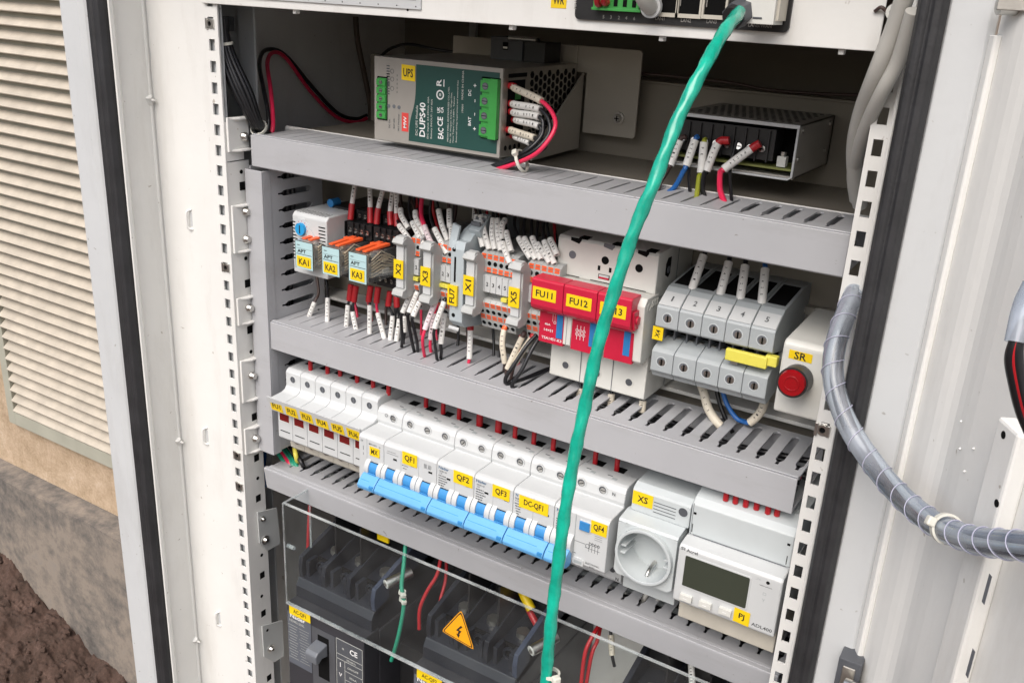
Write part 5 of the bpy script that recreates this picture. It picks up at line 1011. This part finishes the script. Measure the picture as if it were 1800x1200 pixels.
# ---------------------------------------------------------------- energy meter PJ
t=thing('energy_meter','white energy meter with dark display, three buttons and yellow label PJ','energy meter',(471,120,-310))
mx0,mx1=435.2,507.2
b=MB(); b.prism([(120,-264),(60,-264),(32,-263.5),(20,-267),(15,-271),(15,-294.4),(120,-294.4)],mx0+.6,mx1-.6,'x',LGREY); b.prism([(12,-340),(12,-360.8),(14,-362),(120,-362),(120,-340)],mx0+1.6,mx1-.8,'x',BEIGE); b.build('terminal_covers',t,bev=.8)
MB().prism([(15.1,-294.6),(13,-294.2),(2,-295.6),(0,-297.5),(0,-339.5),(1.5,-341),(90,-341),(90,-294.6)],mx0,mx1,'x',WHITE).build('housing',t,bev=1.1)
b=MB()
for x,z,y in ((438.5,-277.5,15),(503.5,-277.5,15),(441,-346.5,12),(503,-347,12)): b.box(x-1,x+1,y-.2,y,z-.8,z+.8,HOLE)
b.box(437.6,438.1,14.8,15,-292.5,-286,HOLE); b.box(503.6,504.1,14.8,15,-292.5,-286,HOLE); b.box(439,504,14.8,15,-294.6,-294.1,MIDG); b.box(436.9,437.2,14.8,15,-294,-270,MIDG)
for i in range(8): x=mx0+12+i*7; b.box(x-2,x+2,36,44,-263.6,-263.2,HOLE)
b.build('slots',t)
b=MB(); b.prism([(440.2,-326.4),(440.2,-302),(441,-301.2),(486.2,-301.2),(487,-302),(487,-325.6),(486.2,-326.6),(441,-326.9)],-.5,0,'y',WHITE); b.prism([(441,-325.6),(441,-302.6),(441.6,-302),(485.6,-302),(486.2,-302.6),(486.2,-325),(485.6,-325.8),(441.6,-325.8)],-.65,-.45,'y',LCD); b.build('display',t)
for i,(px,py,sy) in enumerate(((1205,1051,'v'),(1239,1063,'v'),(1274,1075,'<'))):
    c=P(px,py,-2); b=MB(); b.box(c.x-4.3,c.x+4.3,-2.6,0,c.z-2.4,c.z+2.2,OFFW); b.box(c.x-1.6,c.x+1.2,-2.75,-2.6,c.z-.6,c.z-.1,WINK); b.build('button',t,bev=.7)
b=MB(); c=P(1350,1024,0); b.cyl((c.x,0,c.z),(c.x,-.15,c.z),1.2,HOLE,18); b.ring((c.x,0,c.z),(0,-1,0),1.3,1.9,.12,WHITE,20)
b.text('1600imp/kWh',(c.x-1,-.12,c.z-3.4),1.0,GINK,w=8.5); b.ring((c.x-1,-.05,c.z-9),(0,-1,0),1.1,1.5,.08,MGREY,4); b.text('Y',(c.x-1,-.1,c.z-14),2.4,MGREY); b.text('_/-L',(c.x-6.5,-.1,c.z+.4),1.4,MGREY,w=4)
c=P(1213,968,0); b.text('Acrel',(c.x+1.6,-.12,c.z),2.5,GINK,w=8); b.text('SI',(c.x-5,-.12,c.z+.3),2.4,GINK,w=3)
b.text('ADL400',(498.6,-.12,-335.6),2.6,GINK,w=14); b.build('print',t)
a=P(1293,1074,-.3); c=P(1320,1098,-.3); sticker(t,'PJ',a.x-1,c.x-1.5,-338.4,-327.6,-.5,h=5.4,w=6,sl=-.05)
topfer([(1276,874),(1293,879),(1311,885),(1330,890),(1350,897),(1366,901)],40,-263.5,'the energy meter',None)
for i,(px,py) in enumerate(((660,812),(700,878),(742,895),(790,915),(1165,1030),(1210,1050),(1138,1035))):
    W('grey sleeved wire dropping into the lowest duct, %s from the left'%('first','second','third','fourth','sixth','seventh','fifth')[i],[(px+10,py-24,60),(px+6,py-8,54),(px-4,py+14,48),(px-10,py+26,50)],CONDG,2.0)
for i,(p,q,c_) in enumerate((((478,780),(500,812),GRNI),((486,780),(510,815),PINK),((492,780),(516,818),GRNI),((500,785),(522,820),GRNI),((508,780),(530,812),BLK),((516,775),(520,800),YELJ),((465,800),(462,835),BLUEW))):
    W('%s wire passing below the vertical duct, %s'%(('green','red','green','green','black','yellow','blue')[i],('leftmost','beside a green one','second green','rightmost green','behind the fuse holders','short and stiff','outermost left')[i]),[(p[0],p[1]-20,62),(*p,52),(*q,38),(q[0]+5,q[1]+18,46)],c_,2.2)
# ---------------------------------------------------------------- lower compartment: clear cover and moulded case breakers
t=thing('clear_cover','clear acrylic cover with orange high-voltage triangle over the lower breakers','cover',(290,-15,-440))
cx0,cx1,cy,cz0,cz1=72.3,520,-15,-490.5,-385.5
b=MB(); b.box(cx0,cx1,cy,cy+2,cz0,cz1,ACR); b.build('front_pane',t)
b=MB(); b.box(cx0,cx0+1.8,cy+2,18,cz0,cz1,ACR); b.build('side_pane',t)
b=MB(); b.box(cx0,cx1,cy-.05,cy+2.05,cz1-.2,cz1+.9,EDGE); b.box(cx0,cx1,cy-.6,cy+2.2,cz0-1.4,cz0+.2,EDGE); b.box(cx0-.2,cx0+1,cy-.1,cy+.9,cz0,cz1,EDGE); b.box(cx0,cx0+1.8,18,19,cz0,cz1,EDGE); b.box(cx0,cx0+1.9,cy+2,19,cz1-.2,cz1+.8,EDGE); b.box(cx0-1,cx0+12,17.5,19,cz1-.2,cz1+.9,EDGE); b.box(cx0-16,cx0,18,19.2,cz1+.2,cz1+1.2,EDGE); b.build('polished_edge',t)
c=P(505,962,-12); b=MB(); b.cyl((cx0-1,cy+6,c.z),(cx0+7,cy+6,c.z),2,EDGE,14); b.build('pin',t)
V=[P(811,1071,cy),P(776,1108,cy),P(834,1142,cy)]; G_=sum(V,Vector())/3
b=MB()
def tri(q,y,m,rad=.12):
    pts=[]
    for i in range(3):
        p=G_+(V[i]-G_)*q; a=G_+(V[i-1]-G_)*q; c=G_+(V[(i+1)%3]-G_)*q
        pts+= [((p+(a-p)*rad).x,(p+(a-p)*rad).z),(p.lerp((a+c)/2,rad*.35).x,p.lerp((a+c)/2,rad*.35).z),((p+(c-p)*rad).x,(p+(c-p)*rad).z)]
    b.prism(pts,y,y+.12,'y',m)
tri(1.0,cy-.15,WARN); tri(.93,cy-.25,INK,.1); tri(.84,cy-.35,WARN,.1)
up=(V[0]-(V[1]+V[2])/2).normalized(); rt=(V[2]-V[1]).normalized()
bolt=[(1.5,6.5),(-2.6,-.4),(.1,-.1),(-.9,-3.6),(-2.2,-3.3),(.6,-6.4),(1.6,-2.6),(.5,-3.2),(2.8,1.4),(-.1,1.2),(3.2,5.8)]
gb=G_-up*.6; pts=[((gb+rt*x*1.0+up*y*1.0).x,(gb+rt*x*1.0+up*y*1.0).z) for x,y in bolt]; b.prism(pts,cy-.5,cy-.35,'y',INK); b.build('warning_triangle',t)
MG=mat('navy_grey_moulding',(.045,.055,.085),.42,var=.1,scale=60); CHAR=mat('charcoal_moulding',(.036,.036,.042),.45,var=.1,bump=.08,scale=60)
MG2=mat('bluish_black_moulding',(.017,.019,.026),.38,var=.15,scale=60)
def mccb(x0,x1,label,lab,full=True):
    t=thing('moulded_case_breaker',label,'circuit breaker',((x0+x1)/2,120,-560),'moulded case breakers under the clear cover'); wd=x1-x0
    b=MB(); b.box(x0,x1,-12,10,-640,-493.5,CHAR); b.box(x0,x1,10,148,-640,-497,CHAR); b.build('case',t,bev=1.2)
    b=MB(); b.prism([(0,-493.3),(0,-481),(4,-474),(24,-470),(24,-462),(148,-452),(148,-497),(10,-497)],x0+1,x1-1,'x',MG2); b.build('upper_case',t,bev=.8)
    b=MB(); ph=(wd-4)/3
    for k in range(4):
        x=x0+2+ph*k; xa,xb=(x-2.2,x+2.2) if 0<k<3 else ((x-1,x+3.5) if k==0 else (x-3.5,x+1))
        b.prism([(6,-480),(4,-462),(6,-452),(60,-436),(140,-430),(140,-460),(30,-478)],xa,xb,'x',MG if k==3 else MG2)
    b.build('phase_walls',t,bev=.5)
    b=MB()
    for k in range(3):
        xc=x0+2+ph*(k+.5); b.box(xc-ph*.3,xc+ph*.3,20,24.2,-474,-459,HOLE); b.cyl((xc,40,-461),(xc,40,-456),6,DSTEEL,8); b.ring((xc,19.8,-466),(0,-1,0),4.2,6.2,2.5,MG2,20)
        for sg in (-1,1): b.box(xc+sg*ph*.26-2,xc+sg*ph*.26+2,8,20,-480,-456,MG2)
    b.build('terminal_posts',t,bev=.4)
    b=MB()
    for k in (1,2): x=x0+2+ph*k; b.box(x-.8,x+.8,22,122,-462,-408,BLACK)
    b.box(x0+4,x1-4,62,64,-455,-398,BLACK); b.build('phase_barriers',t)
    if full:
        F=-12.3; b=MB(); a=P(504,1090,-12); 
        b.box(x0+1.5,x0+31,F,-12,-561,-502,mat('data_plate',(.10,.11,.13),.5,var=.08)); 
        b.text('Nader',(x0+14.5,F-.1,-505.6),4.4,WINK,w=19); b.text('NDM2-250L',(x0+13.5,F-.1,-511.2),2.8,PAL,w=19)
        for q in range(13): b.text('-----------------'[:17-(q%4)],(x0+8,F-.1,-516.5-q*3.1),.55,PAL,w=12-(q%3)*2); b.text('~~~~~~~~~',(x0+22,F-.1,-516.5-q*3.1),.6,PAL,w=13-(q%4)*1.5)
        b.build('data_plate',t)
        sticker(t,lab,x0+5,x0+31.5,-503.3,-494.2,-13.2,h=4.6,w=16)
        hx=x0+46; b=MB(); b.box(x0+32,x0+60.5,F+.1,-12,-600,-506,mat('handle_field',(.075,.078,.086),.5,var=.05)); b.box(hx-6.5,hx+7,F-.1,F+.1,-560,-512,HOLE); b.build('handle_slot',t)
        b=MB(); b.prism([(-12,-518),(-25,-520),(-28,-523),(-28,-531),(-24,-533),(-20,-530),(-12,-532)],hx-8.5,hx+5.5,'x',MIDG); b.build('handle',t,bev=1.2)
        b=MB(); px0,px1=x0+62,x0+93.5; b.box(px0,px1,F,-12,-585,-505,DGREY)
        for (u0,u1,w0,w1) in ((px0,px1,-505.6,-505),(px0,px1,-522,-521.5),(px0,px1,-527.5,-527),(px0,px0+.5,-585,-505),(px1-.5,px1,-585,-505),(px0+10,px0+10.5,-585,-527),(px0+10,px1,-538,-537.6),(px0+10,px1,-548,-547.6)): b.box(u0,u1,F-.1,F,w0,w1,PAL)
        b.text('CE',(px0+21,F-.2,-513.5),6,WINK,w=9); b.text('o',(px0+8.5,F-.2,-514),2.4,PAL); b.text('50/60Hz',(px0+18,F-.2,-524.6),2.2,PAL,w=11)
        b.text('I',(px0+5,F-.2,-533),5,WINK); b.text('V',(px0+5,F-.2,-544.5),4,WINK); b.text('ON/OFF',(px0+20,F-.2,-532.8),2.4,PAL,w=13); b.text('35kA',(px0+20,F-.2,-543),2.4,PAL,w=9); b.text('250A',(px0+20,F-.2,-554),4,PAL,w=13)
        b.build('rating_panel',t)
    return t
mccb(69,163.5,'black moulded case breaker with data plate and yellow label AC-QF1, lower left','AC-QF1')
mccb(219,313,'second black moulded case breaker, behind the warning triangle','AC-QF2')
mccb(396,500,'dark moulded device at the lower right behind the clear cover',None,full=False)
b=MB(); b.box(172,212,30,148,-640,-520,BLACK); b.build  # spacer block between breakers
tag(b.build('spacer_block'),'black block standing between the two labelled moulded case breakers','block')
for i,(px,py,yy,l) in enumerate(((682,1024,14,'left'),(938,1141,14,'right'))):
    c=P(px,py,yy); b=MB(); b.cyl((c.x-2,yy,c.z-2),(c.x+9,yy+22,c.z+3),4.6,STEEL,24); b.ring((c.x-2,yy,c.z-2),(-.4,-.9,-.2),2.4,4.2,.8,OFFW,20); b.cyl((c.x-2,yy-.3,c.z-2),(c.x-2,yy-1.4,c.z-2),1.8,DSTEEL,6)
    tag(b.build('metal_standoff'),'silver cylindrical standoff behind the clear cover, the %s one of two'%l,'standoff','silver standoffs behind the clear cover')
    W('black strap below the %s standoff'%l,[(px+8,py-8,40),(px+30,py-30,60),(px+40,py-60,80)],BLK,1.2) if False else None
W('green wire hanging behind the clear cover with white ties',[(713,955,30),(710,990,22),(706,1030,14),(710,1060,10),(704,1100,8),(697,1130,6),(688,1160,6)],GRNI,1.9)
for i,(px,py) in enumerate(((707,1040),(708,1052))):
    c=P(px,py,12); tie('%s white knot on the green wire behind the clear cover'%('upper' if i==0 else 'lower'),c,(.2,0,1),2.2,2.6,head=(1,-.7,0))
W('red wire bowing to the right of the green one behind the clear cover',[(775,980,40),(768,1010,34),(750,1040,26),(738,1070,20),(737,1105,18)],DRED,1.7,nm='wire')
W('thin red wire ending near the top of the second moulded case breaker',[(785,985,50),(783,1020,44),(775,1050,36),(770,1080,28)],DRED,1.5)
W('left one of two red wires below the lowest duct at lower right',[(1052,1100,40),(1040,1120,30),(1028,1150,22),(1020,1215,16)],DRED,1.7,grp='red wires at lower right')
W('right one of two red wires below the lowest duct at lower right',[(1056,1100,46),(1050,1125,36),(1040,1150,28),(1028,1215,20)],DRED,1.6,grp='red wires at lower right')
W('red wire end hanging behind the left end of the clear cover',[(545,885,40),(543,920,34),(541,975,30)],DRED,1.8)
W('black wire with white sleeve hanging from the lowest duct, lower right',[(1072,1100,60),(1074,1115,56),(1076,1150,50),(1080,1170,50)],BLK,1.4,sl=(1,2),rs=2.6,slc=SLVC)
W('black wire with white sleeve hanging from the lowest duct, far lower right',[(1214,1150,50),(1215,1165,46),(1217,1205,40),(1218,1230,40)],BLK,1.4,sl=(1,2),rs=2.6)
b=MB(); c=P(676,943,40); b.box(c.x-7,c.x+6,38,40,c.z-4,c.z+7,YEL); tag(b.build('yellow_tag'),'small yellow tag behind the clear cover under the blue levers','tag')
for i,(px,py,l) in enumerate(((925,1050,'yellow'),(935,1078,'red'))):
    c=P(px,py,50); tag(MB().tube(catmull([c+Vector((-10,6,8)),c+Vector((-3,0,3)),c+Vector((8,-4,-6))],4),4.2 if i==0 else 3,YEL if i==0 else DRED,12).build('cable_lug_cap'),'%s insulating cap on a lug behind the warning triangle cover'%l,'cap')
# mounting brackets on the left rail
for i,(A,B,C_,D_,hs) in enumerate((((453,900),(487,892),(493,955),(470,968),((461,911,2.6),(466,948,4.6))),((461,1100),(497,1090),(500,1152),(483,1163),((470,1107,1.6),(476,1139,4.6))))):
    X=10.5; pts=[PX(*p,X) for p in (A,B,C_,D_)]; e=PX(A[0]+2,A[1]+55,X); pr=[(q.y,q.z) for q in pts]+[(pts[0].y+.5,e.z)]
    t=thing('mounting_bracket','grey steel bracket with clipped corners on the left rail, %s'%('upper one with two screws' if i==0 else 'lower one with one screw'),'bracket',(X,20,pts[0].z),'clipped steel brackets on the left rail')
    MB().prism(pr,X-1.8,X,'x',GALV).build('plate',t,bev=.3)
    for px,py,r_ in hs:
        c=PX(px,py,X)
        b=MB()
        if r_>2: b.cyl((X,c.y,c.z),(X+1,c.y,c.z),r_,STEEL,24); b.cyl((X+1,c.y,c.z),(X+3.4,c.y,c.z),r_*.72,STEEL,20,r1=r_*.5); b.box(X+3.3,X+3.6,c.y-1.6,c.y+1.6,c.z-.3,c.z+.3,HOLE); b.box(X+3.3,X+3.6,c.y-.3,c.y+.3,c.z-1.6,c.z+1.6,HOLE)
        else: b.cyl((X,c.y,c.z),(X+.15,c.y,c.z),r_,HOLE,14)
        b.build('screw' if r_>2 else 'screw_hole',t)
# cage nuts
def cnut(c,label):
    t=thing('cage_nut',label,'cage nut',c,'spring steel cage nuts in the rail holes')
    b=MB(); x,z=c.x,c.z; b.box(x-4.6,x-2.6,-1.6,-.2,z-4.2,z+4.2,STEEL); b.box(x+2.6,x+4.4,-1.4,-.2,z-3.6,z+3.6,STEEL); b.box(x-2.6,x+2.6,.3,1.2,z-4.2,z+4.2,STEEL); b.build('spring_cage',t,bev=.3)
    b=MB(); b.ring((x,0,z),(0,-1,0),1.9,3.4,1.2,STEEL,20); b.cyl((x,.2,z),(x,.0,z),1.9,HOLE,14); b.build('nut',t)
for px,py,l in ((370,42,'topmost on the left rail'),(398,470,'halfway down the left rail'),(418,800,'lower left rail, upper of two'),(422,854,'lower left rail, lower of two')): cnut(P(px,py,0),'steel cage nut clipped in a square hole, '+l)
cnut(P(1446,755,0),'steel cage nut clipped in the right rail below the red lamp box')
# door details
b=MB(); c0=dpt(300,-20,0)
def on_door(px,py,n=-22):
    o=dpt(0,n,0); d=ray(px,py); k=(o-Vector(CAM)).dot(dn)/d.dot(dn); p=Vector(CAM)+d*k; return (p-dpt(0,0,0)).dot(dv),p.z
u0,_=on_door(1760,740,-10); 
b=MB(); dbox(b,88,106,-6.1,2,ZB,on_door(1760,735,2)[1],PAINT); rib=b.build('door_stiffener',cab,bev=1.5)
for px,py in ((1764,764),(1752,884),(1735,1035),(1706,1165)):
    u,z=on_door(px,py,2); b=MB(); q=dpt(u,2.1,z)
    if py in (1035,1165): dbox(b,u-1.2,u+1.2,2,2.15,z-7,z+7,MIDG)
    else: b.cyl(q-dn*.2,q+dn*.1,1.7,HOLE,18)
    b.build('stiffener_hole',cab)
for px,py in ((1690,740),(1688,788),(1712,788),(1696,828),(1772,760),(1745,812)):
    u,z=on_door(px,py,-6); q=dpt(u,-6,z); MB().cyl(q,q+dn*.8,.7,PAINT,10,r1=.3).build('weld_pimple',cab)
u,z=on_door(1796,12,-6); b=MB(); q=dpt(u,-6,z); b.cyl(q,q+dn*10,4,STEEL,16); b.box(q.x-9,q.x+9,q.y-9,q.y-6,q.z-2,q.z+3,DSTEEL); b.build('door_stud',cab,bev=.4)
DW=[(1812,560,-230),(1798,575,-232),(1786,600,-234),(1778,630,-234),(1784,670,-232),(1796,720,-228),(1812,760,-224)]
for j,(m_,dx) in enumerate(((BLK,0),(DRED,5),(BLK,9))): tag(MB().tube(catmull([P(x+dx*(1 if i>2 else .3),y,yy) for i,(x,y,yy) in enumerate(DW)],5),2.0,m_,10).build('wire'),('black','dark red','second black')[j]+' wire at the far right edge in front of the door','wire')
c=P(1797,585,-233); tag(MB().tube(catmull([P(1818,500,-228),P(1800,540,-230),P(1786,602,-234)],6),3.2,SPIR,16).build('wrap_sleeve'),'pale plastic sleeve over the wires at the far right edge','sleeve')

# background wires among the relays and terminal blocks
rr=random.Random(21)
for i in range(13):
    px=rr.choice((700,712,735,752,775,800,812,856,878,905,928,950,970))+rr.uniform(-5,5); yb=332+(px-680)*.195
    W('dark wire behind the sleeved wires above the terminal blocks',[(px,yb-16,90),(px+rr.uniform(-3,3),yb+14,86),(px+rr.uniform(-8,10),yb+44,80),(px+rr.uniform(-10,12),yb+78,78)],rr.choice([BLK,BLK,BROWN,DRED]),rr.uniform(1.1,1.5),grp='dark wires behind the terminal sleeves')
for i in range(11):
    px=612+i*31+rr.uniform(-9,9); yt=520+(px-620)*.2; yb=598+(px-620)*.28
    W('dark wire dropping into the middle duct behind the sleeved wires',[(px,yt,84),(px+rr.uniform(-8,8),(yt+yb)/2,78),(px+rr.uniform(-10,10),yb-4,66),(px+rr.uniform(-12,12),yb+16,60)],rr.choice([BLK,BLK,BROWN,PINK]),rr.uniform(1.1,1.4),grp='dark wires behind the lower sleeves')
for i in range(6):
    px=1215+i*24; W('black lead curving from the rear of the power supply terminals into the top duct',[(px+8,248,103),(px+2,270,99),(px-4,300,92),(px-2,340,70),(px,360,60)],BLK,1.2,grp='rear power supply leads') if i in (0,3) else None
